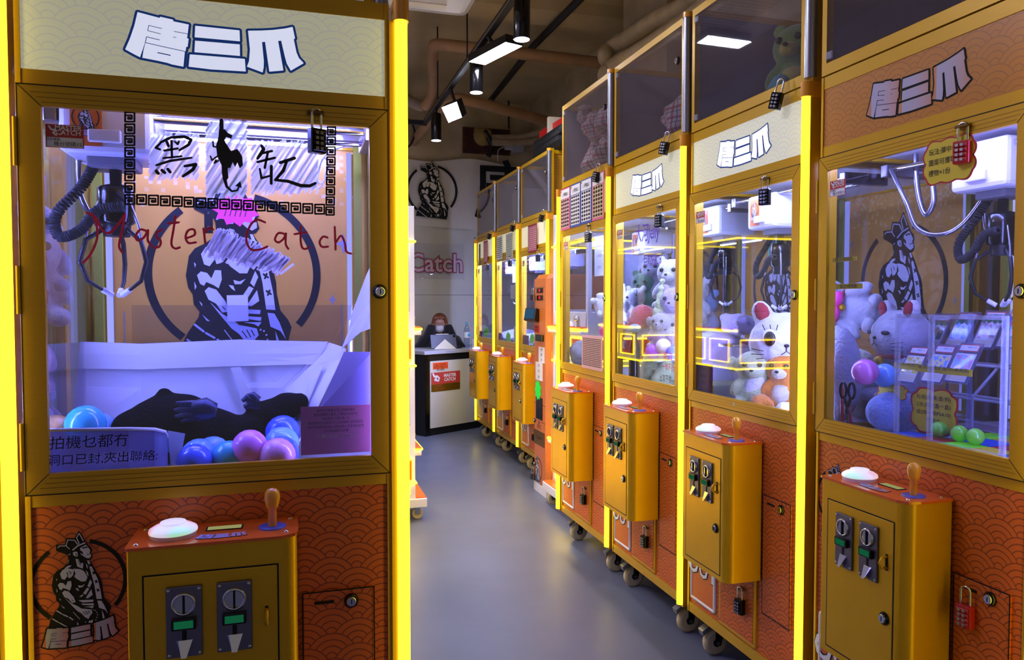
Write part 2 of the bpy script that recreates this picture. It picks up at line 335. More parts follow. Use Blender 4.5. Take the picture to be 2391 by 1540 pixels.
# ---------------------------------------------------------------- the shop's lettering and emblem, traced once on the big machine
LX, LY = -.152, 1.584
PLM = Pl(LX, LY, 0)
def sg(P):      # zoom pixels of the sign -> metres about the sign's centre
    o = []
    for a, b in P: q = PLM.px(280 + a / 5.313, 10 + b / 5.313); o.append((q.x, q.z - 1.8365))
    return o
TANG = [(215, 90), (490, 163), (497, 148), (657, 185), (660, 205), (852, 245), (838, 360), (830, 415), (850, 422), (838, 520), (820, 522), (812, 575), (803, 582), (785, 768), (640, 740), (590, 722), (470, 695), (275, 657), (246, 651), (150, 602), (62, 552), (120, 420), (175, 260)]
SAN = [[(932, 260), (1483, 318), (1488, 453), (925, 402)], [(930, 445), (1486, 492), (1488, 635), (922, 588)], [(865, 615), (1548, 672), (1560, 828), (1130, 802), (850, 768)]]
ZHAO = [(1588, 322), (1760, 320), (1900, 312), (2040, 295), (2142, 275), (2172, 415), (2157, 430), (2190, 590), (2220, 660), (2280, 725), (2120, 818), (2070, 730), (2045, 640), (2000, 445), (1962, 448), (2028, 815), (1853, 830), (1800, 460), (1762, 462), (1785, 700), (1782, 780), (1770, 840), (1575, 768), (1600, 700), (1612, 560)]
LINES = [([(515, 295), (355, 257), (342, 322), (500, 362)], 7), ([(670, 332), (838, 362)], 7), ([(658, 402), (695, 407)], 6), ([(488, 437), (328, 398), (312, 470), (560, 527), (803, 580)], 8), ([(468, 595), (622, 628)], 12), ([(312, 470), (285, 560), (262, 652)], [4, 10, 26])]
KZ = 5.313 * 1263
WORD = [sg(p) for p in [TANG] + SAN + [ZHAO]]; WLINES = [(sg(p), [q / KZ for q in w] if isinstance(w, list) else w / KZ) for p, w in LINES]
def word(b, d, dark, fill, T=lambda p: p, k=1.0, ow=62):
    for p in WORD:
        q = [T(x) for x in p]; b.stroke(q + [q[0]], ow / KZ * k, d, dark); b.ply(q, d + 1.8e-4, dark)
    for p in WORD: b.ply([T(x) for x in p], d + .0006, fill)
    for p, w in WLINES: b.stroke([T(x) for x in p], [q * k for q in w] if isinstance(w, list) else w * k, d + .0012, dark)
def em(P):      # zoom pixels of the emblem -> ring radius 1 about the ring's centre
    o = []; c = PLM.px(60 + 610 / 4.969, 1220 + 700 / 4.969)
    for a, b in P: q = PLM.px(60 + a / 4.969, 1220 + b / 4.969); o.append(((q.x - c.x) / .0813, (q.z - c.z) / .0813))
    return o
BODY = [(343, 265), (445, 258), (462, 185), (555, 188), (608, 100), (650, 165), (712, 265), (745, 290), (764, 330), (750, 352), (768, 405), (745, 435), (725, 442), (770, 500), (820, 590), (860, 650), (880, 720), (885, 790), (910, 890), (960, 940), (985, 985), (967, 1050), (965, 1145), (940, 1215), (250, 1240), (275, 1150), (310, 1080), (375, 985), (383, 950), (345, 910), (338, 850), (308, 810), (293, 740), (303, 680), (312, 620), (350, 570), (420, 530), (470, 490), (485, 440), (480, 398), (470, 378), (343, 335)]
WHT = [[(625, 300), (690, 262), (712, 285), (745, 328), (733, 350), (750, 372), (752, 402), (720, 422), (690, 412), (630, 372), (628, 358), (660, 380), (655, 345), (625, 325)],
  [(540, 355), (560, 342), (590, 345), (598, 370), (597, 395), (570, 398), (545, 382)], [(570, 425), (602, 430), (635, 490), (640, 470), (662, 478), (655, 540), (590, 515)],
  [(390, 600), (420, 555), (470, 535), (550, 550), (545, 610), (520, 640), (490, 650), (480, 622), (445, 668), (410, 660)], [(545, 540), (620, 545), (665, 565), (690, 600), (710, 640), (690, 685), (640, 690), (580, 655), (555, 630), (572, 600)],
  [(440, 540), (480, 507), (525, 500), (510, 520), (460, 545)], [(365, 730), (390, 705), (430, 710), (458, 740), (480, 688), (520, 685), (525, 740), (505, 795), (470, 778), (425, 765), (410, 790), (385, 780)],
  [(415, 820), (440, 795), (490, 805), (550, 870), (572, 930), (530, 940), (490, 890), (440, 870)], [(450, 885), (530, 948), (600, 978), (640, 1005), (690, 1008), (755, 1015), (768, 1055), (738, 1090), (722, 1125), (680, 1102), (640, 1060), (590, 1030), (530, 970)],
  [(742, 665), (762, 700), (735, 762), (710, 742)], [(703, 762), (732, 772), (690, 842), (658, 828)], [(755, 780), (770, 845), (720, 882), (688, 882)], [(615, 868), (650, 840), (665, 848), (640, 868)],
  [(605, 908), (780, 900), (775, 925), (650, 932)], [(635, 948), (786, 943), (780, 966), (660, 962)], [(668, 985), (786, 973), (765, 1002), (740, 990)], [(705, 445), (725, 445), (830, 660), (862, 790), (876, 890), (816, 892), (790, 730), (735, 530)],
  [(825, 912), (870, 912), (905, 965), (948, 1062), (910, 1015), (845, 995)], [(878, 1020), (900, 1070), (916, 1150), (895, 1152), (885, 1090)], [(600, 735), (640, 740), (680, 720), (650, 755), (610, 760)], [(570, 768), (600, 770), (612, 800), (590, 790)], [(345, 655), (358, 665), (352, 685)], [(348, 770), (362, 800), (352, 820)], [(380, 885), (400, 900), (398, 915)], [(400, 965), (450, 1000), (430, 1000)],
  [(690, 480), (708, 500), (715, 540), (700, 520)], [(690, 560), (715, 585), (722, 625), (708, 615)], [(590, 1160), (605, 1180), (608, 1210), (588, 1212)], [(725, 1150), (775, 1135), (768, 1165), (725, 1178)]]
WST = [([(365, 296), (382, 278), (460, 274), (480, 206), (560, 210), (596, 258)], 10), ([(460, 274), (500, 312)], 9), ([(612, 248), (582, 180), (612, 130), (662, 216)], 10), ([(540, 322), (600, 272), (680, 240)], 15), ([(488, 380), (508, 370)], 8), ([(480, 480), (495, 440)], 6),
  ([(352, 1030), (410, 1066)], 13), ([(425, 1074), (480, 1098)], 13), ([(500, 1106), (540, 1134)], 13), ([(305, 1125), (370, 1163)], 12), ([(385, 1170), (445, 1204)], 12), ([(455, 1208), (495, 1226)], 12), ([(545, 1045), (580, 1085), (620, 1125)], 6)]
BLK = [([(655, 300), (690, 288), (705, 292)], 14), ([(705, 375), (745, 365)], 7), ([(570, 362), (585, 375), (575, 388)], 7), ([(660, 1040), (690, 1075)], 6), ([(690, 1030), (715, 1070)], 6), ([(720, 1028), (740, 1060)], 6), ([(470, 585), (480, 620)], 7), ([(500, 570), (520, 600)], 6), ([(530, 905), (550, 920)], 5), ([(600, 440), (630, 500)], 5)] + \
  [([(x - 14, y - 10), (x + 14, y + 6)], 13) for x, y in ((740, 500), (785, 590), (812, 690), (832, 790))] + [([(x - 6, y + 14), (x + 6, y - 16)], 12) for x, y in ((740, 500), (785, 590), (812, 690), (832, 790))]
BEAD = [(780, 1020), (802, 1026), (818, 1048), (826, 1076), (820, 1106), (808, 1136), (788, 1162), (763, 1185), (735, 1196), (708, 1185), (688, 1162)]
_x = min(p[0] for p in WORD[1]); _p = min(p[0] for p in WORD[4]) - min(p[0] for p in WORD[3]); grad('logo print', 'b8b4d0', 'd08448', _p, 20 - _x / _p)
EC = PLM.px(60 + 610 / 4.969, 1220 + 700 / 4.969); EB = em(BODY); EW = [em(p) for p in WHT]; EWS = [(em(p), w / 510) for p, w in WST]; EK = [(em(p), w / 510) for p, w in BLK]; EBD = em(BEAD)
_k = 4.9 * .0813; grad('logo print small', 'b8b4d0', 'd06a38', _p * _k, 20 - (EC.x + .015 * .0813 + (_x - .006) * _k) / (_p * _k))
def emblem(b, d, r, cx=0, cz=0, base=True, black='print black', white='print white', fill='logo print small', ringback=False):
    T = lambda p: (cx + p[0] * r, cz + p[1] * r)
    a0, a1 = math.radians(-228 + 360), math.radians(-128 + 360)
    arc = lambda s, e: [T((math.cos(math.radians(s + (e - s) * i / 40)), math.sin(math.radians(s + (e - s) * i / 40)))) for i in range(41)]
    for s_, e_ in ((76, -40), (128, 232)):
        o = arc(s_, e_); h = .047; b.ply([(cx + (x - cx) * (1 + h), cz + (z - cz) * (1 + h)) for x, z in o] + [(cx + (x - cx) * (1 - h), cz + (z - cz) * (1 - h)) for x, z in o[::-1]], d, black)
    b.ply([T(p) for p in EB], d + .0003, black)
    for p in EW: b.ply([T(q) for q in p], d + .0009, white)
    for p, w in EWS: b.stroke([T(q) for q in p], w * r, d + .0009, white)
    for p in EBD: b.stroke([T(p), T((p[0] + .002, p[1]))], .024 * r, d + .0009, white)
    for p, w in EK: b.stroke([T(q) for q in p], w * r, d + .0015, black)
    if base:
        k = 4.9 * r
        word(b, d + .0012, black, fill, lambda p: (cx + .015 * r + (p[0] - .006) * k, cz - 1.22 * r + (p[1] - .0) * k * 1.12 + .10 * (p[0]) * k), k, 100)
# ---------------------------------------------------------------- claw machine
def claw_machine(pl, label, lit=True, led='led blue', depth=.70, sign='logo', left_neon=False, group='yellow claw machines', lock_px=None, carriage=(0, .30, 1.60), claw=True, carr_print=True, sticker='15', chute_word=True, boxed=True):
    D = depth
    t = thing('claw_machine', label, 'claw machine', (pl.ox, pl.oy, 0), pl.rot, group); t.scale = (pl.sx, 1, 1)
    def f(b):
        for s in (-1, 1):
            x0, x1 = (-.345, -.322) if s < 0 else (.322, .345)
            b.box(*((-.345, -.336) if s < 0 else (.336, .345)), 0, .04, .15, 1.951, GOLD); b.box(x0, x1, .013, .04, .15, 1.951, GOLD); b.box(x0, x1, D - .035, D, .15, 1.951, GOLD)
            for z0, z1 in ((.15, .185), (.93, .957), (1.727, 1.757), (1.918, 1.951)): b.box(x0, x1, .04, D - .035, z0, z1, GOLD)
        for z0, z1 in ((.15, .187), (.932, .957), (1.728, 1.757), (1.917, 1.951)): b.box(-.336, .336, .002, .04, z0, z1, GOLD); b.box(-.322, .322, D - .04, D - .002, z0, z1, GOLD)
    put('frame', f, t, key=('frame', D))
    put('lower_panel', lambda b: b.box(-.336, .336, .006, .022, .185, .934, 'orange waves'), t, key='lowp')
    put('lower_cabinet', lambda b: b.box(-.335, .335, .022, D - .01, .17, .95, 'gold dark'), t, key=('lowc', D))
    put('deck', lambda b: b.box(-.322, .322, .022, D - .03, .951, .958, 'deck white'), t, key=('deck', D))
    put('roof', lambda b: b.box(-.34, .34, .05, D - .01, 1.93, 1.949, 'gold dark').box(-.322, .322, .045, D - .03, 1.735, 1.745, 'white'), t, key=('roof', D))
    bp = put('back_panel', lambda b: b.box(-.322, .322, D - .03, D - .018, .958, 1.735, 'back ochre'), t, key=('backp', D))
    def f(b):
        emblem(b, -(D - .0305), .205, .0, 1.395, base=False)
        for x, z0, z1 in ((-.285, 1.0, 1.5), (-.262, .98, 1.3), (.285, 1.35, 1.6), (.268, 1.0, 1.32)): b.ply([(x, z0), (x + .0025, z0), (x + .0025, z1), (x, z1)], -(D - .0305), 'grey print')
        for x, z, s in ((.275, 1.48, .028), (.245, 1.33, .016), (-.27, 1.55, .02)):
            b.ply([(x, z + s), (x + s * .22, z + s * .22), (x + s * .7, z), (x + s * .22, z - s * .22), (x, z - s), (x - s * .22, z - s * .22), (x - s * .7, z), (x - s * .22, z + s * .22)], -(D - .0305), 'grey print')
        for k in range(4): s = .007; x, z = -.285, 1.14 - k * .024; b.ply([(x, z + s), (x + s, z), (x, z - s), (x - s, z)], -(D - .0305), 'grey print')
    put('emblem', f, bp, key=('backemb', D))
    put('side_glass', lambda b: b.box(-.334, -.330, .04, D - .035, .957, 1.728, 'side pane'), t, key=('sgl', D)); put('side_glass', lambda b: b.box(.330, .334, .04, D - .035, .957, 1.728, 'side pane'), t, key=('sgr', D))
    # interior lamps, plus an added fill bar
    for x in (-.318, .306): put('corner_post', lambda b: b.box(x - .004, x + .016, D - .052, D - .032, .957, 1.735, 'yellow green'), t, key=('cp', D, x))
    put('light_strip', lambda b: b.box(-.296, -.284, D - .045, D - .032, .97, 1.72, 'led strip'), t, key=('ls', D)); put('light_strip', lambda b: b.box(.284, .296, D - .045, D - .032, .97, 1.72, 'led strip'), t, key=('ls2', D))
    put('light_tube', lambda b: b.box(-.27, .27, .075, .095, 1.722, 1.733, led), t, key=('lt', led))
    if D < .6: put('light_tube', lambda b: b.box(-.27, .27, D - .10, D - .08, 1.722, 1.733, led), t, key=('lt2', led, D))
    put('fill_bar', lambda b: b.box(.314, .322, .034, .05, .98, 1.71, led), t, key=('lbar', led))  # unseen glowing bar added behind the door post to even the inside light
    # door
    def f(b):
        A = [(-.3415, .957), (.3415, .957), (.3415, 1.7275), (-.3415, 1.7275)]; B = [(-.302, .997), (.302, .997), (.302, 1.688), (-.302, 1.688)]
        for i in range(4):
            j = (i + 1) % 4; q = [A[i], A[j], B[j], B[i]]
            if i in (0, 2): cx = .0; 
            b.prism([q[0], q[1], q[2], q[3]], lambda a, c: (a, -.008, c), lambda a, c: (a, .004, c), GOLD)
            b.stroke([A[i], B[i]], .0012, .0081, 'black gap')
        for z in (.9575, 1.7265): b.stroke([(-.3415, z), (.3415, z)], .0022, .0082, 'black gap')
        for x in (-.341, .341): b.stroke([(x, .957), (x, 1.7265)], .0016, .0082, 'black gap')
        for k in range(3): z = 1.695 + k * .009; b.stroke([(-.30 - k * .009, z), (.30 + k * .009, z)], .0007, .0082, 'gold dark')
        for k in range(3): z = .988 - k * .009; b.stroke([(-.30 - k * .009, z), (.30 + k * .009, z)], .0007, .0082, 'gold dark')
    d = put('door', f, t, key='door')
    put('pane', lambda b: b.box(-.303, .303, -.003, .001, .996, 1.689, 'pane'), d, key='pane')
    put('lock', lock_mesh, d, loc=(.322, -.008, 1.345), key='lock')
    for z in (1.05, 1.345, 1.62): put('hinge', lambda b: b.tube([(0, 0, -.045), (0, 0, .045)], .004, GOLD), d, loc=(-.345, -.008, z), key='hinge')
    lx = lock_px if lock_px is not None else .16
    put('hasp', lambda b: b.box(-.022, .012, -.014, .002, -.003, .003, 'gold dark', .001), d, loc=(lx, -.008, 1.709), key='hasp')
    def f(b):
        b.ply([(-.296, 1.613), (-.232, 1.613), (-.232, 1.656), (-.296, 1.656)], .0034, 'sticker red'); b.ply([(-.294, 1.614), (-.234, 1.614), (-.234, 1.632), (-.294, 1.632)], .0039, 'notice white')
        b.text('MASTER', .0125, (-.258, -.0046, 1.650), 'white', bold=.02); b.text('CATCH', .0125, (-.258, -.0046, 1.641), 'white', bold=.02)
        b.stroke([(-.290, 1.652), (-.286, 1.646), (-.279, 1.646), (-.283, 1.640), (-.278, 1.636)], .003, .0043, 'white')
        b.text('自主機臺:', .006, (-.283, -.0046, 1.628), 'ink'); b.text('機台號碼' + sticker, .0095, (-.259, -.0046, 1.6195), 'ink')
    put('number_sticker', f, d, key=('stick', sticker), label='red and white number sticker')
    # lit sign
    sm = 'sign lit' if lit else 'sign unlit'
    s = put('sign_panel', lambda b: b.box(-.336, .336, .004, .012, 1.757, 1.918, sm if sign == 'logo' else 'sign lit plain'), t, key=('sign', sm, sign))
    if sign == 'logo': put('lettering', lambda b: word(b, -.0035, 'logo navy' if lit else 'print black', 'logo lit' if lit else 'logo print', lambda p: (p[0], p[1] + 1.8365)), s, key=('word', lit))
    # corner neon
    def neon(x):
        n = put('corner_light', lambda b: b.tube([(0, .0, .16), (0, 0, 1.915)], .0132, 'neon yellow', 14).box(-.024, .0115, .006, .04, .15, 1.915, GOLD), t, loc=(x, -.011, 0), key='neon')
        put('end_cap', lambda b: b.tube([(0, 0, 1.912), (0, 0, 1.955)], .0165, 'orange plastic', 14).box(-.0165, .0165, 0, .04, 1.912, 1.955, 'orange plastic'), n, loc=(0, 0, 0), key='ncap'); return n
    neon(.369)
    if left_neon: neon(-.369)
    if boxed: control_box(t)
    # little service door at the right, chute and padlocked hatch below
    sd = put('service_door', lambda b: (b.box(.158, .306, .0, .008, .33, .712, 'orange waves', .003), [b.stroke([(.158, .33), (.158, .712), (.306, .712), (.306, .33), (.158, .33)], .003, .0005, 'black gap')]), t, key='svc')
    put('lock', lock_mesh, sd, loc=(.258, -.001, .687), key='lock'); put('slot', lambda b: b.box(.182, .222, -.003, .004, .686, .692, 'black gap', .001), sd, key='slot')
    def f(b):
        P = [(-.315, .215), (-.145, .215), (-.145, .44), (-.315, .44)]
        for i in range(4): a, c = P[i], P[(i + 1) % 4]; b.tube([(a[0], .004, a[1]), (c[0], .004, c[1])], .0075, 'white', 8)
        b.box(-.312, -.148, .0, .008, .218, .437, 'orange panel')
    c = put('prize_chute', f, t, key='chute')
    put('chute_print', lambda b: b.text('OUT', .10, (-.232, -.0022, .345), 'white', bold=.02).text('OUT', .10, (-.232, -.001, .345), 'black', bold=.06), c, key='out')
    def f(b):
        b.box(-.108, .122, -.002, .008, .195, .43, GOLD, .002); b.box(-.096, .110, -.004, .006, .207, .418, 'orange waves')
        for x in (-.102, .116):
            for z in (.21, .40): b.lathe([(.003, 0), (.002, .002)], 'steel', 8, Matrix.Translation((x, -.002, z)) @ Matrix.Rotation(PI / 2, 4, 'X'))
    h = put('hatch', f, t, key='hatch'); put('hasp', lambda b: b.box(-.02, .012, -.012, .002, -.003, .003, 'gold dark', .001), h, loc=(.055, -.004, .37), key='hasp2')
    put('panel_emblem', lambda b: emblem(b, -.0055, .0813, EC.x, EC.z), t, key='pemb')
    for x in (-.27, .27):
        for y in (.09, D - .09): caster(t, (x, y, 0))
    if claw: claw_unit(t, carriage, D, carr_print)
    return t
def lock_mesh(b):
    R = Matrix.Rotation(PI / 2, 4, 'X')
    b.lathe([(.0155, -.002), (.0155, .003), (.013, .006)], 'gloss black', 20, R); b.lathe([(.0105, .0055), (.0105, .008), (.009, .0095)], 'chrome', 20, R); b.box(-.001, .001, -.0102, -.008, -.005, .005, 'black gap')
def caster(t, loc):
    c = put('caster', lambda b: b.box(-.032, .032, -.036, .036, .143, .150, 'steel').lathe([(.02, .118), (.024, .143)], 'dark steel', 12), t, loc=loc, key='castp')
    def f(b):
        R = Matrix.Translation((0, -.012, .05)) @ Matrix.Rotation(PI / 2, 4, 'Y')
        b.lathe([(.038, -.016), (.047, -.012), (.05, -.006), (.05, .006), (.047, .012), (.038, .016)], 'ivory wheel', 24, R); b.lathe([(.016, -.018), (.016, .018)], 'dark steel', 12, R); b.lathe([(.007, -.026), (.007, .026)], 'steel', 10, R)
    put('wheel', f, c, key='wheel')
    def f(b):
        for s in (-1, 1): b.prism([(-.022, .042), (.0, .04), (.02, .125), (-.02, .125)], lambda y, z: (s * .020, y, z), lambda y, z: (s * .024, y, z), 'dark steel')
        b.box(-.024, .024, -.02, .02, .114, .12, 'dark steel')
    put('fork', f, c, key='fork')
    put('brake', lambda b: b.prism([(-.075, .10), (-.07, .082), (-.035, .108), (-.02, .12), (-.03, .128)], lambda y, z: (-.017, y, z), lambda y, z: (.017, y, z), 'silver'), c, key='brake')
def control_box(t):
    def f(b):
        n = 16; P = [(-.148, 0)]; r = .03
        for cx, s in ((-.142, -1), (.118, 1)):
            rr = .006 if s < 0 else r
            for i in range(n + 1):
                a = PI + PI / 2 * i / n if s < 0 else -PI / 2 + PI / 2 * i / n; P.append((cx + rr * math.cos(a), -.128 + rr + rr * math.sin(a)))
        P.append((.148, 0)); k = len(P)
        vs = [(x, y, z) for z in (.43, .872) for x, y in P]
        fs = [(i, i + 1, i + 1 + k, i + k) for i in range(k - 1)]
        b.add(vs, fs, GOLD2, False); b.add(vs[:k], [list(range(k))[::-1]], GOLD2)
    bx = put('control_box', f, t, key='cbox')
    put('top_plate', lambda b: b.prism([(-.151, 0), (-.151, -.128), (-.146, -.131), (.12, -.131), (.145, -.118), (.151, -.09), (.151, 0)], lambda x, y: (x, y, .872), lambda x, y: (x, y, .878), 'orange top'), bx, key='ctop')
    for x, y in ((-.135, -.112), (.128, -.105), (-.135, -.016), (.135, -.016)): put('screw', lambda b: b.lathe([(.005, 0), (.004, .002), (.001, .0032)], 'chrome', 10), bx, loc=(x, y, .878), key='screw')
    put('push_button', lambda b: b.lathe([(.041, 0), (.042, .005), (.043, .008)], 'white plastic', 28).lathe([(.043, .008), (.0435, .011), (.042, .0145), (.034, .0195), (.025, .0225), (.0235, .0235), (.023, .0265), (.021, .0275), (.001, .028)], 'button lamp', 32), bx, loc=(-.078, -.068, .878), key='pbut')
    put('joystick', lambda b: b.lathe([(.0085, 0), (.0085, .036), (.012, .038), (.0135, .046), (.0155, .058), (.014, .068), (.009, .0745), (.001, .0765)], 'orange plastic', 20).lathe([(.026, -.001), (.026, .0012), (.024, .002)], 'blue ring', 28), bx, loc=(.102, -.066, .879), key='joy')
    put('display', lambda b: b.box(-.034, .034, -.013, .013, 0, .0015, 'black gap').box(-.031, .031, -.0105, .0105, .0012, .002, 'lcd pale'), bx, loc=(.012, -.048, .878), key='disp')
    def f(b):
        M = Matrix.Rotation(-PI / 2, 4, 'X'); b.T = Matrix.Translation((.01, -.098, .8785)) @ M
        word(b, .0, 'print black', 'logo print', lambda p: (p[0] * .28, p[1] * .28), .28, 30); b.T = None
    put('top_lettering', f, bx, key='topword')
    d = put('box_door', lambda b: (b.box(-.120, .112, -.1295, -.124, .448, .823, GOLD2, .002), b.stroke([(-.121, .447), (-.121, .824), (.113, .824), (.113, .447), (-.121, .447)], .003, .1285, 'black gap')), bx, key='bdoor')
    for x in (-.052, .035): coin(d, (x, -.1295, .735))
    put('lock', lock_mesh, d, loc=(.088, -.1295, .595), key='lock')
    put('hasp', lambda b: b.box(-.003, .003, -.002, .002, -.019, .019, 'black gap', .001).tube([(0, 0, .013), (0, -.012, .012), (0, -.02, 0), (0, -.012, -.012), (0, 0, -.013)], .0035, GOLD2, 8), d, loc=(.092, -.130, .727), key='bhasp')
def coin(d, loc):
    c = put('coin_slot', lambda b: b.box(-.031, .031, -.006, 0, -.066, .066, 'coin steel', .002), d, loc=loc, key='coin')
    R = Matrix.Rotation(PI / 2, 4, 'X')
    put('bezel', lambda b: b.lathe([(.0215, .005), (.0215, .011), (.019, .0125), (.0165, .012), (.016, .0095)], 'chrome', 24, Matrix.Translation((0, 0, .034)) @ R).box(-.0018, .0018, -.0125, -.008, .017, .051, 'black gap'), c, key='cbez')
    put('credit_display', lambda b: b.box(-.021, .021, -.016, -.005, -.012, .009, 'gloss black', .0015).box(-.0165, .0165, -.0166, -.0155, -.0085, .0055, 'lcd green'), c, key='ccnt')
    put('return_lever', lambda b: b.box(-.004, .004, -.0068, -.005, -.055, -.016, 'black gap', .0008).prism([(-.014, -.034), (.014, -.034), (.006, -.062), (-.006, -.062)], lambda x, z: (x, -.006, z), lambda x, z: (x * .75, -.02 if z < -.05 else -.007, z), 'chrome'), c, key='clev')
    for x in (-.026, .026):
        for z in (-.06, .06): put('rivet', lambda b: b.lathe([(.0035, .005), (.003, .0075), (.001, .008)], 'chrome', 8, R), c, loc=(x, 0, z), key='crv')
def coil(P0, turns, r, big, m, b, n=9):
    P = [Vector(p) for p in P0]; out = []; N = int(turns * n); ln = len(P) - 1; up = Vector((0, .3, 1)).normalized()
    for i in range(N + 1):
        s = i / N * ln; k = min(int(s), ln - 1); q = P[k].lerp(P[k + 1], s - k)
        tn = (P[k + 1] - P[k]).normalized(); a = tn.orthogonal().normalized(); c = tn.cross(a)
        if i: a = (la - tn * la.dot(tn)).normalized(); c = tn.cross(a)
        la = a; th = 2 * PI * i / n; out.append(q + (a * math.cos(th) + c * math.sin(th)) * big)
    b.tube(out, r, m, 6)
def curve3(P, n=8):      # smooth path through points
    P = [Vector(p) for p in P]; Q = [P[0]] + P + [P[-1]]; o = []
    for i in range(1, len(Q) - 2):
        for k in range(n):
            s = k / n; a, b, c, d = Q[i - 1:i + 3]
            o.append(.5 * ((2 * b) + (c - a) * s + (2 * a - 5 * b + 4 * c - d) * s * s + (3 * b - a - 3 * c + d) * s ** 3))
    return o + [P[-1]]
def claw_unit(t, c, D, pr_=True):
    x, y, z = c      # underside centre of the carriage
    put('rail', lambda b: b.tube([(-.325, y - .06, 1.70), (.325, y - .06, 1.70)], .007, 'chrome').tube([(-.325, y + .06, 1.70), (.325, y + .06, 1.70)], .007, 'chrome').box(-.325, -.30, y - .08, y + .08, 1.68, 1.715, 'steel', .003).box(.30, .325, y - .08, y + .08, 1.68, 1.715, 'steel', .003), t, key=('rail', y))
    k = put('claw_carriage', lambda b: b.box(-.085, .085, -.085, .085, .0, .12, 'white plastic', .012).box(-.045, .045, -.045, .045, -.02, .002, 'grey plastic', .004).box(-.03, .03, -.094, -.08, .02, .045, 'white', .003), t, loc=c, key='carr')
    if pr_: put('carriage_print', lambda b: (b.box(-.062, -.005, -.0865, -.084, .012, .105, 'orange panel'), emblem(b, .0868, .024, -.034, .068)), k, key='carp')
    put('coil_cord', lambda b: coil(curve3([(-.04, 0, -.01), (-.06, -.02, -.06), (-.105, -.03, -.12), (-.10, -.03, -.165), (-.06, -.03, -.15), (-.03, -.03, -.11), (.02, -.035, -.10)], 5), 62, .0032, .0085, 'rubber', b), k, key='cord')
    put('metal_hose', lambda b: b.tube(curve3([(-.075, .02, .0), (-.07, .02, -.08), (-.03, .02, -.14), (-.005, .02, -.07)]), .006, 'hose'), k, key='hose')
    g = put('claw', lambda b: b.lathe([(.03, -.135), (.036, -.13), (.036, -.06), (.03, -.055), (.012, -.05), (.012, -.018)], 'gloss black', 22).lathe([(.026, -.16), (.028, -.135)], 'black', 18), k, key='claw')
    def pr(b, a):
        ca, sa = math.cos(a), math.sin(a); P = [(.025, -.145), (.06, -.17), (.072, -.215), (.058, -.255), (.02, -.28)]
        b.tube([(r * ca, r * sa, q) for r, q in P], [.005, .005, .005, .0045, .003], 'black', 8); b.tube([(.03 * ca, .03 * sa, -.08), (.055 * ca, .055 * sa, -.14), (.06 * ca, .06 * sa, -.17)], .003, 'steel', 6)
        b.tube([(.03 * ca, .03 * sa, -.273), (.01 * ca, .01 * sa, -.285)], .006, 'white plastic', 8)
    for i in range(3): put('prong', lambda b: pr(b, PI / 2 + i * 2 * PI / 3), g, key=('prong', i))
    put('claw_print', lambda b: b.text('GTS', .016, (0, -.0365, -.10), 'silver', shear=.3), g, key='clawp')
def storage(pl, label, depth=.5, dy=0, group='storage cabinets on top of the claw machines', clips=True, side=False, pane='veiled pane', z0=1.955):
    t = thing('storage_cabinet', label, 'cabinet', tuple(pl.w(0, dy, z0)), pl.rot, group); t.scale = (pl.sx, 1, 1); D = depth; Hh = .452
    def f(b):
        for x0, x1 in ((-.345, -.325), (.325, .345)):
            b.box(x0, x1, 0, .022, 0, Hh, GOLD); b.box(x0, x1, D - .022, D, 0, Hh, GOLD)
            for z in (0, Hh - .024): b.box(x0, x1, .022, D - .022, z, z + .024, GOLD)
        b.box(-.325, .325, 0, .022, 0, .032, GOLD); b.box(-.325, .325, 0, .022, Hh - .026, Hh, GOLD); b.box(-.325, .325, D - .022, D, 0, .03, GOLD); b.box(-.325, .325, D - .022, D, Hh - .026, Hh, GOLD)
    put('frame', f, t, key=('sfr', D))
    def f(b):
        b.box(-.325, .325, D - .012, D - .006, .03, Hh - .02, 'storage grey'); b.box(-.325, .325, .02, D - .02, .016, .024, 'cream')
        b.box(-.332, -.328, .02, D - .02, .02, Hh - .02, 'storage grey')
        b.box(.333, .336, .02, D - .02, .02, Hh - .02, 'gold waves').box(.329, .333, .02, D - .02, .02, Hh - .02, 'storage grey')
    put('panels', f, t, key=('spn', D))
    d = put('glass_door', lambda b: b.box(-.322, .322, -.001, .005, .034, Hh - .028, pane), t, key=('sgd', pane))
    for x in (-.31,):
        for z in (.05, Hh - .045): put('hinge_clip', lambda b: b.box(-.012, .014, -.006, .0, -.010, .010, 'clear plastic', .001), d, loc=(x, 0, z), key='clip')
    lk = put('lock', lambda b: (lock_mesh(b)), d, loc=(.295, -.002, .30), key='lock')
    put('corner_trim', lambda b: b.tube([(.3695, .002, .012), (.3695, .002, Hh - .014)], .0185, 'silver', 14).box(.346, .384, .0, .03, .0, Hh - .01, GOLD), t, key='strim')
    put('corner_cap', lambda b: b.tube([(.3695, .002, Hh - .015), (.3695, .002, Hh + .004)], .0205, 'orange plastic', 12).box(.345, .386, 0, .03, Hh - .015, Hh + .004, GOLD), t, key='scap')
    if side:
        def f(b):
            for c in ((.18, .38), (.33, .20)):
                for k in range(5): a = k * 2 * PI / 5; b.tube([(.3355, c[0] + .016 * math.cos(a), c[1] + .016 * math.sin(a)), (.3362, c[0] + .016 * math.cos(a), c[1] + .016 * math.sin(a))], .009, 'red', 8)
        put('flower_print', f, t, key='flower')
    return t
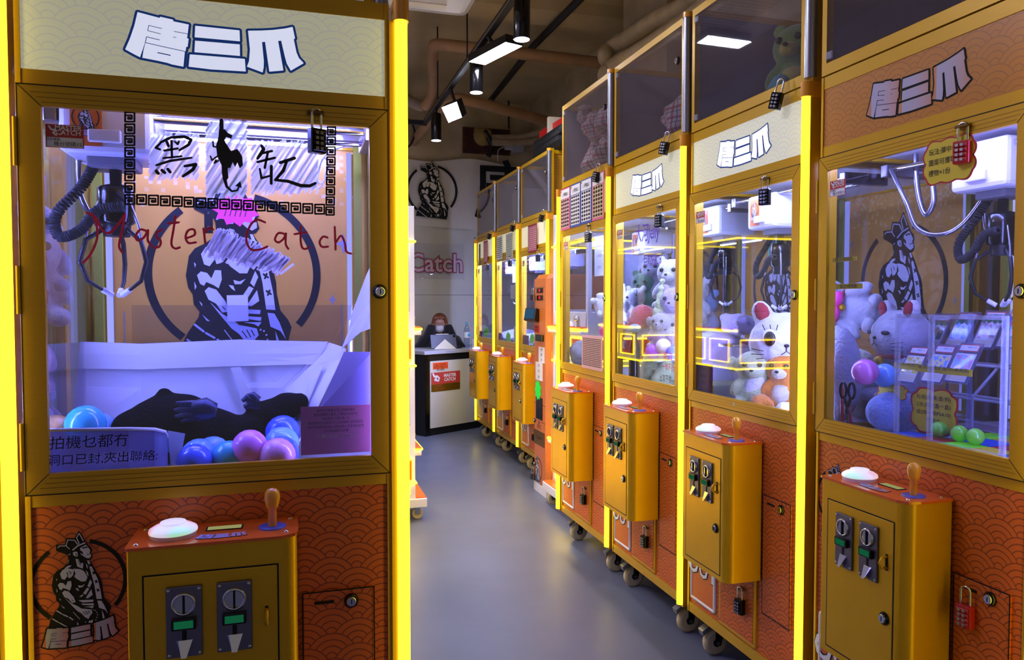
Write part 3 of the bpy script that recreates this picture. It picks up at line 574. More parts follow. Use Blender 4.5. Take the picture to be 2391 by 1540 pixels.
# ---------------------------------------------------------------- padlocks
def padlock(col):
    def body(b):
        b.box(-.017, .017, -.011, .009, -.058, -.008, col, .0025)
    def sh(b): b.tube([(-.010, 0, -.012)] + [(.010 * math.cos(PI - PI * i / 8), 0, .022 + .010 * math.sin(PI * i / 8)) for i in range(9)] + [(.010, 0, -.012)], .0028, 'chrome', 8)
    def dial(b): b.tube([(-.013, -.0095, 0), (.013, -.0095, 0)], .0055, 'gloss black' if col != 'red' else 'red', 10).box(-.009, -.003, -.0158, -.0145, -.003, .003, 'silver').box(.001, .007, -.0158, -.0145, -.003, .003, 'silver')
    return body, sh, dial
def add_padlock(M, label, col='gloss black', group='padlocks hung on the machines', kind='black', tilt=0):
    t = thing('padlock', label, 'padlock', tuple(M[0]), M[1], group); t.rotation_euler = (0, tilt, M[1]) if tilt else (0, 0, M[1]); b, s, d = padlock(col)
    put('body', b, t, key=('plb', col)); put('shackle', s, t, key='pls')
    for k in range(4): put('dial', d, t, loc=(0, 0, -.018 - k * .0105), key=('pld', col))
    return t
# ---------------------------------------------------------------- the machines
RX = -PI / 2
PL = dict(L=PLM, N=Pl(LX - .735, LY, 0), A=Pl(1.423, 3.55, RX, .925), B=Pl(1.423, 2.852, RX, .925), C=Pl(1.423, 2.154, RX, .925), D=Pl(1.423, 1.444, RX, .925), E=Pl(1.72, 6.77, RX, .95), F=Pl(1.72, 6.03, RX, .95), G=Pl(1.72, 5.29, RX, .95))
def lx(k, u, v): return PL[k].px(u, v).x
big = claw_machine(PL['L'], 'large yellow claw machine facing the camera, black plush creature and white paper barrier inside', depth=.48, led='led blue', carriage=(-.213, .16, 1.622), lock_px=lx('L', 742, 262), sticker='15')
mN = claw_machine(PL['N'], 'claw machine past the photo\'s left edge, pastel plush seen through side glass', depth=.48, led='led side', carriage=(.02, .25, 1.62), sticker='14')
mA = claw_machine(PL['A'], 'yellow claw machine with four punch boards hung over its lit sign', led='led white', sign='plain', left_neon=True, carriage=(-.02, .40, 1.58), lock_px=lx('A', 1381, 545), sticker='32')
mB = claw_machine(PL['B'], 'yellow claw machine with purple handwriting on its glass, between punch-board and cat-plush machines', led='led white', carriage=(.16, .30, 1.60), lock_px=lx('B', 1549, 505), sticker='31')
mC = claw_machine(PL['C'], 'yellow claw machine holding the big white cat plush and pale green plush', led='led pale', carriage=(-.12, .24, 1.585), lock_px=lx('C', 1798, 430), sticker='30')
mD = claw_machine(PL['D'], 'nearest right-hand claw machine with unlit orange sign and card rack inside', lit=False, led='led dim', carriage=(.02, .27, 1.60), carr_print=False, lock_px=lx('D', 2265, 300), sticker='29')
mE = claw_machine(PL['E'], 'far row claw machine beside the counter', led='led far', sign='plain', left_neon=True, carriage=(.0, .30, 1.6), sticker='35')
mF = claw_machine(PL['F'], 'middle claw machine of the far row, white notice on its glass', led='led far', sign='plain', carriage=(.02, .30, 1.6), sticker='34')
mG = claw_machine(PL['G'], 'far row claw machine behind the orange kiosk, one punch board on its sign', led='led far', sign='plain', carriage=(0, .30, 1.6), sticker='33')
for k, lab in dict(A='storage cabinet packed with loose red plaid cloth to its top', B='storage cabinet with one red plaid bag at its right', C='storage cabinet with green plush and lamp reflection', D='empty storage cabinet at the photo\'s top right corner',
                   E='storage cabinet of the far row, empty, nearest the banner emblem', F='storage cabinet holding a tall white wrapped bundle', G='storage cabinet of the far row with flower print on its side').items():
    storage(PL[k], lab, side=(k == 'G'), depth=.5)
storage(PL['L'], 'storage cabinet set back on top of the large left machine', depth=.45, dy=.36)
# padlocks: door hasps, storage doors, hatches
def pk(k, u, v, d=-.012): p = PL[k].px(u, v, 0); return PL[k].w(p.x, d, p.z)
for k, lab in dict(L='black combination padlock on the large left machine\'s door', A='black combination padlock on the door below four punch boards', B='black combination padlock beside the purple handwriting', C='black combination padlock on the cat-plush machine\'s door').items():
    x = dict(L=lx('L', 742, 262), A=lx('A', 1381, 545), B=lx('B', 1549, 505), C=lx('C', 1798, 430))[k]
    add_padlock((PL[k].w(x - .003, -.016, 1.684), PL[k].rot + (.5 if k != 'L' else .45)), lab)
add_padlock((PL['D'].w(lx('D', 2265, 300) - .003, -.016, 1.684), RX + .3), 'red combination padlock above the yellow cloud-shaped note', 'red')
for k, u, v, lab in (('A', 1405, 400, 'black padlock under the plaid cloth storage cabinet'), ('B', 1567, 322, 'black padlock under the plaid bag storage cabinet'), ('C', 1834, 190, 'black padlock under the green plush storage cabinet'),
                     ('G', 1273, 500, 'small black padlock on the storage cabinet beside flower print'), ('F', 1204, 527, 'small black padlock on the storage cabinet with white bundle'), ('E', 1149, 550, 'small black padlock on the storage cabinet nearest the banner')):
    p = PL[k].px(u, v); add_padlock((PL[k].w(p.x, -.022, 1.962), PL[k].rot + .5), lab, tilt=.25)
for k, lab in dict(A='black padlock on the hatch below punch-board machine', B='black padlock on the hatch below purple-handwriting machine', C='black padlock on the hatch below cat-plush machine', E='black padlock on the hatch nearest the counter', F='black padlock on the middle far row hatch', G='black padlock on the far row hatch behind the kiosk').items():
    add_padlock((PL[k].w(.052, -.016, .345), PL[k].rot + .2), lab)
add_padlock((PL['D'].w(.205, -.014, .665), RX + .2), 'red padlock hung in the slot of the nearest right machine', 'red')
for k, lab in dict(E='small black padlock on far row door nearest counter', F='small black padlock on middle far row door', G='small black padlock on far row door behind kiosk').items():
    add_padlock((PL[k].w(.157, -.016, 1.684), RX + .3), lab)
# ---------------------------------------------------------------- things inside: helpers
def ball(p, r, m, label): return tag(put('plastic_ball', lambda b: b.ell((0, 0, 0), .04, m, 20), loc=tuple(p), key=('ball', m)), label, 'ball', 'plastic balls in the machines') if abs(r - .04) < .001 else ball2(p, r, m, label)
def ball2(p, r, m, label): o = put('plastic_ball', lambda b: b.ell((0, 0, 0), .04, m, 20), loc=tuple(p), key=('ball', m)); o.scale = (r / .04,) * 3; return tag(o, label, 'ball', 'plastic balls in the machines')
def plush(name, label, loc, rotz, body, eyes=(), extra=None, m='fwhite', vox=.006, group=None, s=1.0, tilt=None):
    """body: list of (centre, radii, rot); one continuous mesh, then eyes/ears as parts. Faces -y."""
    t = thing(name, label, 'plush toy', tuple(loc), rotz, group); t.scale = (s, s, s)
    if tilt: t.rotation_euler = tilt
    def f(b):
        for i, e in enumerate(body): b.ell(e[0], e[1], m, 16, e[2] if len(e) > 2 else None)
    put('body', f, t, mods=soft(vox), label=None)
    for c, r in eyes: put('eye', lambda b: b.ell((0, 0, 0), r, 'eye black', 12), t, loc=c)
    if extra: extra(t)
    return t
def sit_toy(name, label, loc, rotz, m, em_='round', belly=None, s=1.0, ears='fwhite', group=None, tilt=None):
    body = [((0, 0, .055), (.055, .048, .06)), ((0, -.005, .145), (.062, .055, .055)), ((-.045, -.04, .02), (.022, .035, .02)), ((.045, -.04, .02), (.022, .035, .02)), ((-.055, -.02, .075), (.018, .02, .036), (0, .5, 0)), ((.055, -.02, .075), (.018, .02, .036), (0, -.5, 0))]
    if em_ == 'round': body += [((-.048, 0, .195), (.02, .012, .02)), ((.048, 0, .195), (.02, .012, .02))]
    elif em_ == 'long': body += [((-.025, .01, .235), (.014, .012, .05)), ((.025, .01, .235), (.014, .012, .05))]
    elif em_ == 'point': body += [((-.04, 0, .20), (.02, .012, .034), (0, -.3, 0)), ((.04, 0, .20), (.02, .012, .034), (0, .3, 0))]
    elif em_ == 'side': body += [((-.072, 0, .15), (.02, .012, .03)), ((.072, 0, .15), (.02, .012, .03))]
    def ex(t):
        put('muzzle', lambda b: b.ell((0, -.052, .13), (.026, .018, .018), belly or m, 12), t); put('nose', lambda b: b.ell((0, -.072, .137), (.007, .005, .005), 'eye black', 8), t)
        if belly: put('belly', lambda b: b.ell((0, -.012, .058), (.042, .04, .045), belly, 14), t)
    return plush(name, label, loc, rotz, body, [((-.024, -.055, .155), .0085), ((.024, -.055, .155), .0085)], ex, m, s=s, group=group, tilt=tilt)
def sheet(b, P, m, th=.0015):      # a bent sheet: grid of points with thickness
    r, c = len(P), len(P[0]); n = Vector((0, 0, 0))
    V = [Vector(p) for row in P for p in row]; a = (V[1] - V[0]).cross(V[c] - V[0]).normalized() * th
    Q = [v + a for v in V]; k = len(V); fs = []
    for i in range(r - 1):
        for j in range(c - 1):
            q = (i * c + j, i * c + j + 1, (i + 1) * c + j + 1, (i + 1) * c + j); fs += [q, tuple(x + k for x in q[::-1])]
    edge = [(i, i + 1) for i in range(c - 1)] + [((r - 1) * c + i + 1, (r - 1) * c + i) for i in range(c - 1)] + [((i + 1) * c, i * c) for i in range(r - 1)] + [(i * c + c - 1, (i + 1) * c + c - 1) for i in range(r - 1)]
    fs += [(x, y, y + k, x + k)[::-1] for x, y in edge]; return b.add(V + Q, fs, m)
# ---------------------------------------------------------------- the large left machine
def L3(u, v, Y): return ony(u, v, Y)
L = PL['L']; Zd = .958
def gl(P): return [(lambda q: (q.x, q.z))(L.px(a / 2.40625, bq / 2.40625)) for a, bq in P]      # crop pixels -> door glass
def gl2(P): return [(lambda q: (q.x, q.z))(L.px(a / 2.40625, 560 + bq / 2.40625)) for a, bq in P]
door = [c for c in kids(big) if c.name.startswith('door')][0]; GK = 1 / (2.40625 * 1263); GD = .0034
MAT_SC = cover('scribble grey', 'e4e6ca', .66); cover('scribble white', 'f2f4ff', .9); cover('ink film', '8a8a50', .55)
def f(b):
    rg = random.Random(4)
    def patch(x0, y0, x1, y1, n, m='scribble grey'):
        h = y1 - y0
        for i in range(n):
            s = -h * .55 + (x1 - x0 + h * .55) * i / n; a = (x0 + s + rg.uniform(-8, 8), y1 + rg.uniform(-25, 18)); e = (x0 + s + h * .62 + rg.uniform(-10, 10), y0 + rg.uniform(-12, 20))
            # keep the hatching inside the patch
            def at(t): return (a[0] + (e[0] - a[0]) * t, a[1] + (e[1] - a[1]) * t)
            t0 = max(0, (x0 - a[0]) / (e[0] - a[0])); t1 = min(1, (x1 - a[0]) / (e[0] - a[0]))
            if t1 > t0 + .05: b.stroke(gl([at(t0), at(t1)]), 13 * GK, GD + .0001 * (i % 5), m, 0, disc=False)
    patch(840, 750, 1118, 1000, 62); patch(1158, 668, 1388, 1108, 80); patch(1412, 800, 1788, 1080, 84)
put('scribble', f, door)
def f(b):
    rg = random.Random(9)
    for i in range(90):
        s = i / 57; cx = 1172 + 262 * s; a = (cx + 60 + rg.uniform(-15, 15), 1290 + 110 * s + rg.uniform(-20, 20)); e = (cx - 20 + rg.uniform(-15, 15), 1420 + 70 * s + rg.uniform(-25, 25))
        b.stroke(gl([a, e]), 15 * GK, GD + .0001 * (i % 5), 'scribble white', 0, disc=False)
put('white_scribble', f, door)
def f(b):
    D = GD + .0008
    for P, w in [([(905, 805), (878, 832), (902, 842)], 9), ([(905, 802), (960, 775), (1040, 770), (1075, 787), (1062, 815), (1010, 846)], 11), ([(966, 793), (968, 888)], 9), ([(940, 800), (948, 822)], 11), ([(985, 798), (1000, 812), (1008, 796)], 8), ([(925, 848), (1000, 836)], 9), ([(920, 890), (1022, 880)], 8),
                 ([(880, 930), (960, 905), (1078, 888)], 9), ([(880, 962), (892, 976)], 12), ([(912, 958), (928, 972)], 12), ([(945, 952), (958, 968)], 12), ([(1040, 935), (1102, 925), (1085, 955), (1030, 992)], 12),
                 ([(1470, 820), (1482, 840), (1462, 872), (1448, 892)], 13), ([(1478, 862), (1528, 850)], 10), ([(1448, 912), (1545, 888)], 10), ([(1506, 855), (1488, 945)], 10), ([(1460, 950), (1470, 1002), (1515, 990)], 9), ([(1525, 935), (1524, 1032)], 12), ([(1575, 915), (1655, 890)], 13), ([(1612, 905), (1592, 960), (1548, 1012)], 12), ([(1546, 1012), (1620, 1020), (1690, 1044), (1740, 1046), (1772, 1030)], 13)]:
        b.stroke(gl(P), [w * GK * 1.35 * (.75 + .5 * math.sin(PI * (i + .5) / len(P))) for i in range(len(P))], D, 'ink')
    b.stroke(gl([(1245, 680), (1246, 735)]), 24 * GK, D, 'ink')      # long-necked winged creature drawn in marker
    b.ply(gl([(1232, 728), (1264, 728), (1282, 750), (1308, 762), (1300, 782), (1272, 772), (1262, 790), (1285, 830), (1300, 850), (1335, 838), (1362, 880), (1366, 930), (1348, 948), (1335, 915), (1322, 940), (1308, 912), (1296, 945), (1278, 945), (1285, 1000), (1262, 1030), (1248, 980), (1246, 930), (1222, 880), (1215, 820), (1228, 775)]), D, 'ink')
    b.stroke(gl([(1268, 940), (1262, 1000), (1275, 1050), (1305, 1076), (1335, 1070), (1345, 1045)]), [30 * GK, 22 * GK, 16 * GK, 12 * GK, 10 * GK, 8 * GK], D, 'ink'); b.ply(gl([(1322, 1045), (1352, 1018), (1360, 1058)]), D, 'ink')
    for P in ([(1225, 830), (1200, 825), (1198, 798)], [(1222, 880), (1192, 902), (1184, 880)], [(1228, 905), (1205, 918), (1215, 900)]): b.stroke(gl(P), 10 * GK, D, 'ink')
    b.tx = None
put('brush_lettering', f, door)
def f(b):
    def sq(x, y, s):
        P = [(-.5, -.5), (.5, -.5), (.5, .5), (-.5, .5), (-.5, -.18), (.22, -.18), (.22, .2), (-.18, .2), (-.18, .04), (.02, .04)]
        b.stroke(gl([(x + a * s, y + c * s) for a, c in P]), 10.5 * GK, GD + .0006, 'ink'); b.stroke(gl([(x - .5 * s, y - .5 * s), (x - .5 * s, y + .5 * s)]), 10.5 * GK, GD + .0006, 'ink')
    for i in range(8): sq(732, 660 + i * 66, 52)
    for i in range(16): sq(798 + i * 66.5, 1122 + i * 3.6, 52)
    for i in range(9): sq(1862 - i, 738 + i * 56, 44)
put('meander_border', f, door)
MCW = [[(470, 1475), (500, 1445), (530, 1395), (550, 1330), (545, 1260), (520, 1200)], [(490, 1195), (540, 1225), (575, 1290), (615, 1310), (660, 1270), (705, 1205)], [(705, 1205), (688, 1300), (672, 1380), (690, 1418)], [(830, 1300), (790, 1290), (765, 1330), (780, 1352), (815, 1330), (834, 1293), (833, 1350), (855, 1382)], [(912, 1290), (880, 1310), (885, 1335), (905, 1352), (898, 1385), (865, 1392)],
       [(988, 1215), (975, 1300), (965, 1370), (985, 1396), (1012, 1390)], [(948, 1256), (1006, 1250)], [(1050, 1338), (1095, 1320), (1090, 1290), (1060, 1295), (1045, 1330), (1060, 1365), (1102, 1362)], [(1145, 1285), (1155, 1366)], [(1150, 1312), (1175, 1280), (1198, 1290)], [(1490, 1250), (1440, 1235), (1400, 1280), (1385, 1350), (1410, 1400), (1460, 1402), (1502, 1385)], [(1600, 1315), (1565, 1310), (1545, 1345), (1565, 1362), (1595, 1340), (1607, 1312), (1605, 1370), (1620, 1398)],
       [(1690, 1270), (1690, 1360), (1705, 1398), (1738, 1390)], [(1655, 1316), (1722, 1305)], [(1840, 1335), (1815, 1330), (1795, 1360), (1810, 1387), (1842, 1385)], [(1880, 1275), (1885, 1402)], [(1888, 1360), (1915, 1325), (1935, 1360), (1945, 1412), (1972, 1425)]]
def f(b):
    for P in W_:
        Q = [tuple(p)[:2] for p in curve3([(a, c, 0) for a, c in P], 4)] if len(P) > 2 else P
        b.stroke(gl(Q), 13 * GK, GD + .0009, 'red ink')
for W_ in (MCW[:10], MCW[10:]): put('red_script', f, door)
def f(b):
    for s, u, v, sz in (('拍機乜都冇', 116, 1036, .0275), ('洞口已封,夾出聯絡:', 112, 1076, .0228)): p = L.px(u, v); b.text(s, sz, (p.x, -.0045, p.z), 'ink', up=(.08, 0, 1), align='LEFT')
put('handwriting', f, door)
p0, p1 = L.px(703, 1066), L.px(866, 946)
def f(b):
    b.box(p0.x, p1.x, .016, .018, p0.z, p1.z, 'notice pink'); w = p1.x - p0.x
    for i, s in enumerate(('遇到特定掌櫃(如有),請通知職員', '如未即離機位重排,正常每日00000次', '恭請英語,只限到場一人', '嚴禁使用任何道具/外力,如有損壞:須負責賠償', '如有任何疑問或投訴,請聯絡本公司查詢及處理', '公司保留最終決定權')):
        b.text(s, .0072, ((p0.x + p1.x) / 2, .0158, p1.z - .0095 - i * .0088), 'ink', sx=.8)
    b.text('IG@master.catch.hk', .0085, ((p0.x + p1.x) / 2, .0158, p1.z - .064), 'print white', sx=1.15, bold=.01)
put('pink_notice', f, big, label='pink rules notice taped inside the glass')
# inside: paper barrier, creature, balls, chute
t = thing('paper_barrier', 'folded white paper barrier taped up behind the black plush', 'barrier', tuple(L.w(0, .3, Zd)), 0); I = Matrix.Translation(-t.location)
def tp(u, v, Y): return I @ ony(u, v, Y)
def f(b):
    sheet(b, [[tp(172, 1010, 1.93), tp(178, 900, 1.955), tp(187, 797, 1.975)], [tp(330, 1010, 1.97), tp(330, 905, 1.975), tp(330, 802, 1.98)], [tp(560, 1010, 1.97), tp(560, 905, 1.975), tp(560, 792, 1.98)], [tp(610, 1015, 1.95), tp(660, 905, 1.955), tp(765, 800, 1.96)]], 'paper white', .003)
put('back_sheet', f, t)
def f(b):
    sheet(b, [[tp(606, 1015, 1.952), tp(660, 905, 1.957), tp(768, 799, 1.962)], [tp(650, 1035, 1.80), tp(690, 930, 1.87), tp(790, 806, 1.90)], [tp(680, 1060, 1.70), tp(745, 940, 1.78), tp(806, 812, 1.86)]], 'paper white', .003)
put('side_sheet', f, t)
put('rim_tape', lambda b: sheet(b, [[tp(181, 860, 1.945), tp(186, 825, 1.946), tp(187, 798, 1.95)], [tp(330, 862, 1.955), tp(330, 828, 1.957), tp(330, 803, 1.96)], [tp(560, 854, 1.955), tp(560, 825, 1.957), tp(560, 793, 1.96)], [tp(735, 850, 1.93), tp(750, 825, 1.935), tp(766, 797, 1.94)]], 'white', .002), t)
put('fold_tape', lambda b: (sheet(b, [[tp(538, 858, 1.95), tp(582, 960, 1.95)], [tp(562, 856, 1.95), tp(596, 955, 1.95)]], 'white', .002), sheet(b, [[tp(728, 855, 1.89), tp(700, 945, 1.84)], [tp(756, 850, 1.86), tp(716, 950, 1.80)]], 'white', .002), sheet(b, [[tp(735, 855, 1.90), tp(760, 820, 1.90)], [tp(790, 860, 1.84), tp(808, 815, 1.84)]], 'white', .002)), t)
t2 = thing('paper_sheet', 'tall curled white paper sheet against the right glass wall', 'paper', tuple(L.w(.28, .2, Zd)), 0); I = Matrix.Translation(-t2.location)
put('sheet', lambda b: sheet(b, [[tp(880, 590, 1.66), tp(880, 700, 1.63), tp(880, 760, 1.62)], [tp(856, 640, 1.72), tp(850, 720, 1.72), tp(840, 775, 1.72)], [tp(820, 735, 1.82), tp(815, 770, 1.82), tp(797, 814, 1.83)]], 'paper white', .002), t2)
put('purple_board', lambda b: b.box(.065, .305, .05, .054, Zd, 1.208, 'purple card'), big, label='purple board standing behind the pink notice') if False else None
t3 = thing('purple_board', 'dull purple board standing behind the pink notice', 'board', tuple(L.w(.25, .07, Zd)), 0); I = Matrix.Translation(-t3.location)
put('panel', lambda b: sheet(b, [[tp(872, 822, 1.64), tp(872, 1060, 1.64)], [tp(806, 822, 1.70), tp(745, 960, 1.70)]][::-1], 'purple card', .004), t3)
put('price_burst', lambda b: (b.ply([(.052 * (1 if i % 2 else .78) * math.cos(i * PI / 11) * 1.1, .042 * (1 if i % 2 else .75) * math.sin(i * PI / 11)) for i in range(22)], 0, 'pink', .001), [b.stroke([(-.028 + .012 * k, -.016), (-.02 + .012 * k, .014)], .0018, .0013, 'ink') for k in range(5)]), big, loc=tuple(L.I @ ony(552, 490, 1.99)), label='pink starburst price tag')
put('tape_square', lambda b: b.ply([(-.025, -.034), (.026, -.032), (.025, .035), (-.026, .034)], 0, 'notice white', .001), big, loc=tuple(L.I @ ony(555, 720, 2.02)))
put('hinge_plate', lambda b: b.box(-.01, .01, -.003, 0, -.035, .035, 'dark steel').lathe([(.004, 0), (.003, .003)], 'chrome', 8, Matrix.Translation((0, -.003, .015)) @ Matrix.Rotation(PI / 2, 4, 'X')).lathe([(.004, 0), (.003, .003)], 'chrome', 8, Matrix.Translation((0, -.003, -.02)) @ Matrix.Rotation(PI / 2, 4, 'X')), big, loc=tuple(L.I @ ony(487, 512, 2.0)))
put('white_cable', lambda b: b.tube(curve3([L.I @ ony(u, v, 1.95) for u, v in ((830, 305), (815, 335), (780, 350), (758, 365), (742, 400), (738, 435), (752, 432), (765, 380), (752, 372), (742, 420), (755, 425), (768, 385))]), .0022, 'white', 6), big)
put('camera_eye', lambda b: b.tube([(0, 0, 0), (0, -.03, 0)], .018, 'white plastic', 18).tube([(0, -.03, 0), (0, -.034, 0)], .015, 'gloss black', 18), big, loc=tuple(L.I @ ony(690, 318, 1.98)))
put('clear_divider', lambda b: b.box(-.24, .30, .430, .433, Zd, L.px(500, 712, .430).z, 'film'), big)
def chute(b):
    P = [L.I @ ony(u, v, Y) for u, v, Y in ((98, 1006, 1.63), (180, 1005, 1.615), (300, 1003, 1.615), (360, 1004, 1.63), (385, 1010, 1.66), (390, 1020, 1.70), (385, 1030, 1.76))]; lo = [Vector((p.x, p.y, Zd)) for p in P]
    sheet(b, [[a, c] for a, c in zip(lo, P)], 'chute film', .002); b.tube([p + Vector((0, 0, .002)) for p in P], .004, 'paper white', 6)
cover('chute film', '8078a8', .72)
put('chute_wall', chute, big, label='translucent purple chute wall')
put('chute_tape', lambda b: sheet(b, [[L.I @ ony(392, 1005, 1.66), L.I @ ony(398, 1085, 1.64)], [L.I @ ony(432, 1012, 1.67), L.I @ ony(418, 1085, 1.65)]], 'film white', .002) if cover('film white', 'e0e0f0', .6) else None, big)
# black plush creature lying on its side
c0 = L.w(.0, .22, Zd); I = Matrix.Translation(-c0)
def q(u, v, Y=1.80): return I @ ony(u, v, Y)
t = thing('plush_creature', 'black furry plush creature lying across the balls with a glittery flipper', 'plush toy', tuple(c0), 0)
def f(b):
    for u, v, r in ((405, 985, (.10, .075, .066)), (340, 1000, (.075, .06, .05)), (470, 1000, (.09, .07, .05)), (545, 1010, (.075, .06, .042)), (300, 1025, (.05, .05, .022)), (262, 1040, (.04, .03, .012)), (600, 1000, (.06, .055, .04)), (640, 965, (.05, .05, .036)), (672, 945, (.042, .046, .030)), (700, 940, (.022, .034, .024)), (480, 1045, (.07, .06, .035)), (420, 1040, (.09, .07, .04)), (565, 1045, (.06, .05, .03)), (590, 948, (.018, .02, .018)), (383, 918, (.016, .016, .014))): b.ell(q(u, v), r, 'fblack', 14)
put('body', f, t, mods=soft(.006, 4))
def f(b):
    for P, R in (([(505, 958), (480, 955), (450, 957)], [.016, .026, .020]), ([(470, 945), (435, 943), (410, 940)], [.012, .008, .003]), ([(465, 955), (430, 955), (406, 957)], [.012, .008, .003]), ([(465, 965), (430, 967), (408, 972)], [.012, .008, .003]), ([(470, 972), (440, 977), (422, 984)], [.010, .007, .003])):
        b.tube([q(u, v, 1.715) for u, v in P], R, 'glitter', 10)
put('flipper', f, t, label='glittery dark flipper')
def f(b):
    for P in ([(600, 940), (575, 928), (566, 936)], [(605, 945), (580, 945), (570, 950)], [(600, 935), (588, 922), (578, 924)]): b.tube([q(u, v, 1.73) for u, v in P], [.012, .009, .005], 'glitter', 8)
put('foot', f, t, label='glittery dark foot')
for u, v, Y, m, lab, r in ((200, 990, 1.72, 'bteal', 'teal ball at the left end of the black plush', .04), (128, 1012, 1.74, 'borange', 'faded tan ball seen past the left corner', .04), (232, 1002, 1.80, 'bsky', 'pale blue ball tucked behind the chute wall', .036), (655, 990, 1.80, 'bblue', 'deep blue ball high under the creature\'s head', .04), (660, 1008, 1.73, 'bblue', 'blue ball under the deep blue ones, against side paper', .038), (658, 1035, 1.70, 'bsky', 'sky blue ball in the column of blue balls', .038), (658, 1062, 1.66, 'bblue', 'lowest blue ball in the column by pink notice', .037),
                       (583, 1043, 1.65, 'bpink', 'bright pink ball in front of the black plush', .037), (648, 1085, 1.63, 'brose', 'pale rose ball at the front glass', .038), (497, 1072, 1.70, 'bsky', 'light blue ball left of the pink ball', .037), (465, 1092, 1.68, 'bsky', 'light blue ball overlapped by blue ball at glass', .037), (455, 1100, 1.64, 'bblue', 'blue ball half hidden behind the door rail', .035), (535, 1088, 1.66, 'bteal', 'teal ball just below left of the pink ball', .035), (470, 1058, 1.76, 'bmaroon', 'maroon ball in shade under the creature', .036), (400, 1025, 1.76, 'bteal', 'teal ball peeping over the chute wall', .036)):
    p = ony(u, v, Y); p.z = max(p.z, Zd + r + .001); ball(p, r, m, lab)
# neighbour machine on the left: plush seen through the side glass
for i, (u, v, Y, m, e, s, bel) in enumerate(((130, 770, 1.80, 'fpink', 'point', 1.25, 'fcream'), (120, 880, 1.72, 'fgreen', 'round', 1.0, 'fwhite'), (160, 860, 1.86, 'fwhite', 'long', 1.0, 'fpink'), (105, 945, 1.76, 'fteal', 'round', 1.0, None), (165, 930, 1.90, 'fpink', 'round', 1.1, 'fwhite'), (140, 620, 1.95, 'fcream', 'round', 1.2, 'fred'), (175, 560, 1.98, 'flgrey', 'long', 1.1, None))):
    p = ony(u, v, Y); p.x = min(p.x, -.60); p.z -= .12 * s
    labs = ('pink pointy-eared plush in a red cap seen through left glass', 'pale green plush low behind the left glass', 'white long-eared plush with pink belly behind left glass', 'teal plush at the bottom of the left stack', 'pink round-eared plush low behind left glass', 'cream plush with red belly high behind left glass', 'grey long-eared plush topmost behind left glass')
    o = sit_toy('plush_toy', labs[i], p, .5, m, e, bel, s, group='plush stacked in the left neighbour machine')
    if i == 0: put('cap', lambda b: b.lathe([(.045, .185), (.042, .21), (.03, .235), (.01, .25)], 'fred', 16).ell((0, 0, .262), .018, 'fwhite', 12, nz=.3), o)
# ---------------------------------------------------------------- cat-plush machine
def at(u, v, x): return onx(u, v, x)
def cat(name, label, loc, rotz, s, ear='ear red', big=True, tilt=None, collar=True):
    body = [((0, 0, .13), (.062, .056, .053)), ((0, .01, .05), (.05, .045, .055)), ((-.038, -.005, .178), (.018, .012, .026), (0, -.35, 0)), ((.038, -.005, .178), (.018, .012, .026), (0, .35, 0)), ((-.05, -.02, .06), (.018, .02, .034), (0, .5, 0)), ((.05, -.02, .06), (.018, .02, .034), (0, -.5, 0)), ((-.03, -.045, .015), (.02, .03, .016)), ((.03, -.045, .015), (.02, .03, .016))]
    def ex(t):
        for s_ in (-1, 1):
            put('inner_ear', lambda b: b.ell((s_ * .039, -.014, .182), (.012, .006, .018), ear, 10, (0, s_ * .35, 0)), t)
            if big:
                put('eye', lambda b: b.ell((s_ * .026, -.049, .140), (.0125, .006, .015), 'ear red' if 0 else 'eye white', 14, (0, 0, s_ * .45)).ell((s_ * .0262, -.0525, .139), (.0105, .005, .0125), 'eye black', 14, (0, 0, s_ * .45)), t)
                put('lashes', lambda b: [b.tube([(s_ * (.016 + .009 * i), -.0525 + .004 * i, .153 + (.002 if i == 1 else 0)), (s_ * (.014 + .012 * i), -.0525 + .005 * i, .162)], .0008, 'eye black', 5) for i in range(3)], t)
            else:
                put('eye', lambda b: b.ell((s_ * .026, -.051, .138), (.009, .004, .0045), 'eye black', 12, (0, 0, s_ * .45)), t)
            put('whiskers', lambda b: [b.tube([(s_ * .036, -.047, .118 - .006 * i), (s_ * .055, -.034, .121 - .009 * i)], .0007, 'eye black', 5) for i in range(3)], t)
        put('nose', lambda b: b.ell((0, -.0565, .128), (.0045, .003, .003), 'eye black', 8).tube([(0, -.057, .127), (0, -.0575, .119)], .0008, 'eye black', 5).tube([(-.008, -.0555, .113), (0, -.0575, .119), (.008, -.0555, .113)], .0008, 'eye black', 5), t)
        if collar: put('collar', lambda b: b.tube([(.044 * math.cos(a * PI / 10), .042 * math.sin(a * PI / 10) + .003, .092) for a in range(20)], .0055, 'fred', 8, closed=True).ell((0, -.045, .084), .009, 'gold foil', 12), t)
    return plush(name, label, loc, rotz, body, (), ex, 'fwhite', .004, s=s, tilt=tilt)
p = at(1835, 800, 1.60); cat('cat_plush', 'big white cat plush with red ears and large black eyes at the right frame', (p.x, p.y, p.z - .13 * 2.0), -.62, 2.0)
p = at(1760, 925, 1.50); sit_toy('plush_toy', 'pale green plush with side ears sitting in front of big white cat', (p.x, p.y, Zd + .002), -.72, 'fgreen', 'side', None, 1.0)
p = at(1832, 930, 1.56); sit_toy('plush_toy', 'orange plush with cream muzzle wedged against the right door frame', (p.x, p.y, Zd + .002), -1.0, 'forange', 'round', 'fcream', 1.0)
p = at(1775, 925, 1.475); tag(put('plush_toy', lambda b: b.ell((0, 0, .03), (.035, .035, .03), 'forange', 14).ell((-.02, -.02, .028), .016, 'forange', 10).ell((.012, -.028, .028), .016, 'forange', 10), loc=(1.478, p.y, Zd + .002), mods=soft(.004)), 'orange plush foot lying at the front glass', 'plush toy')
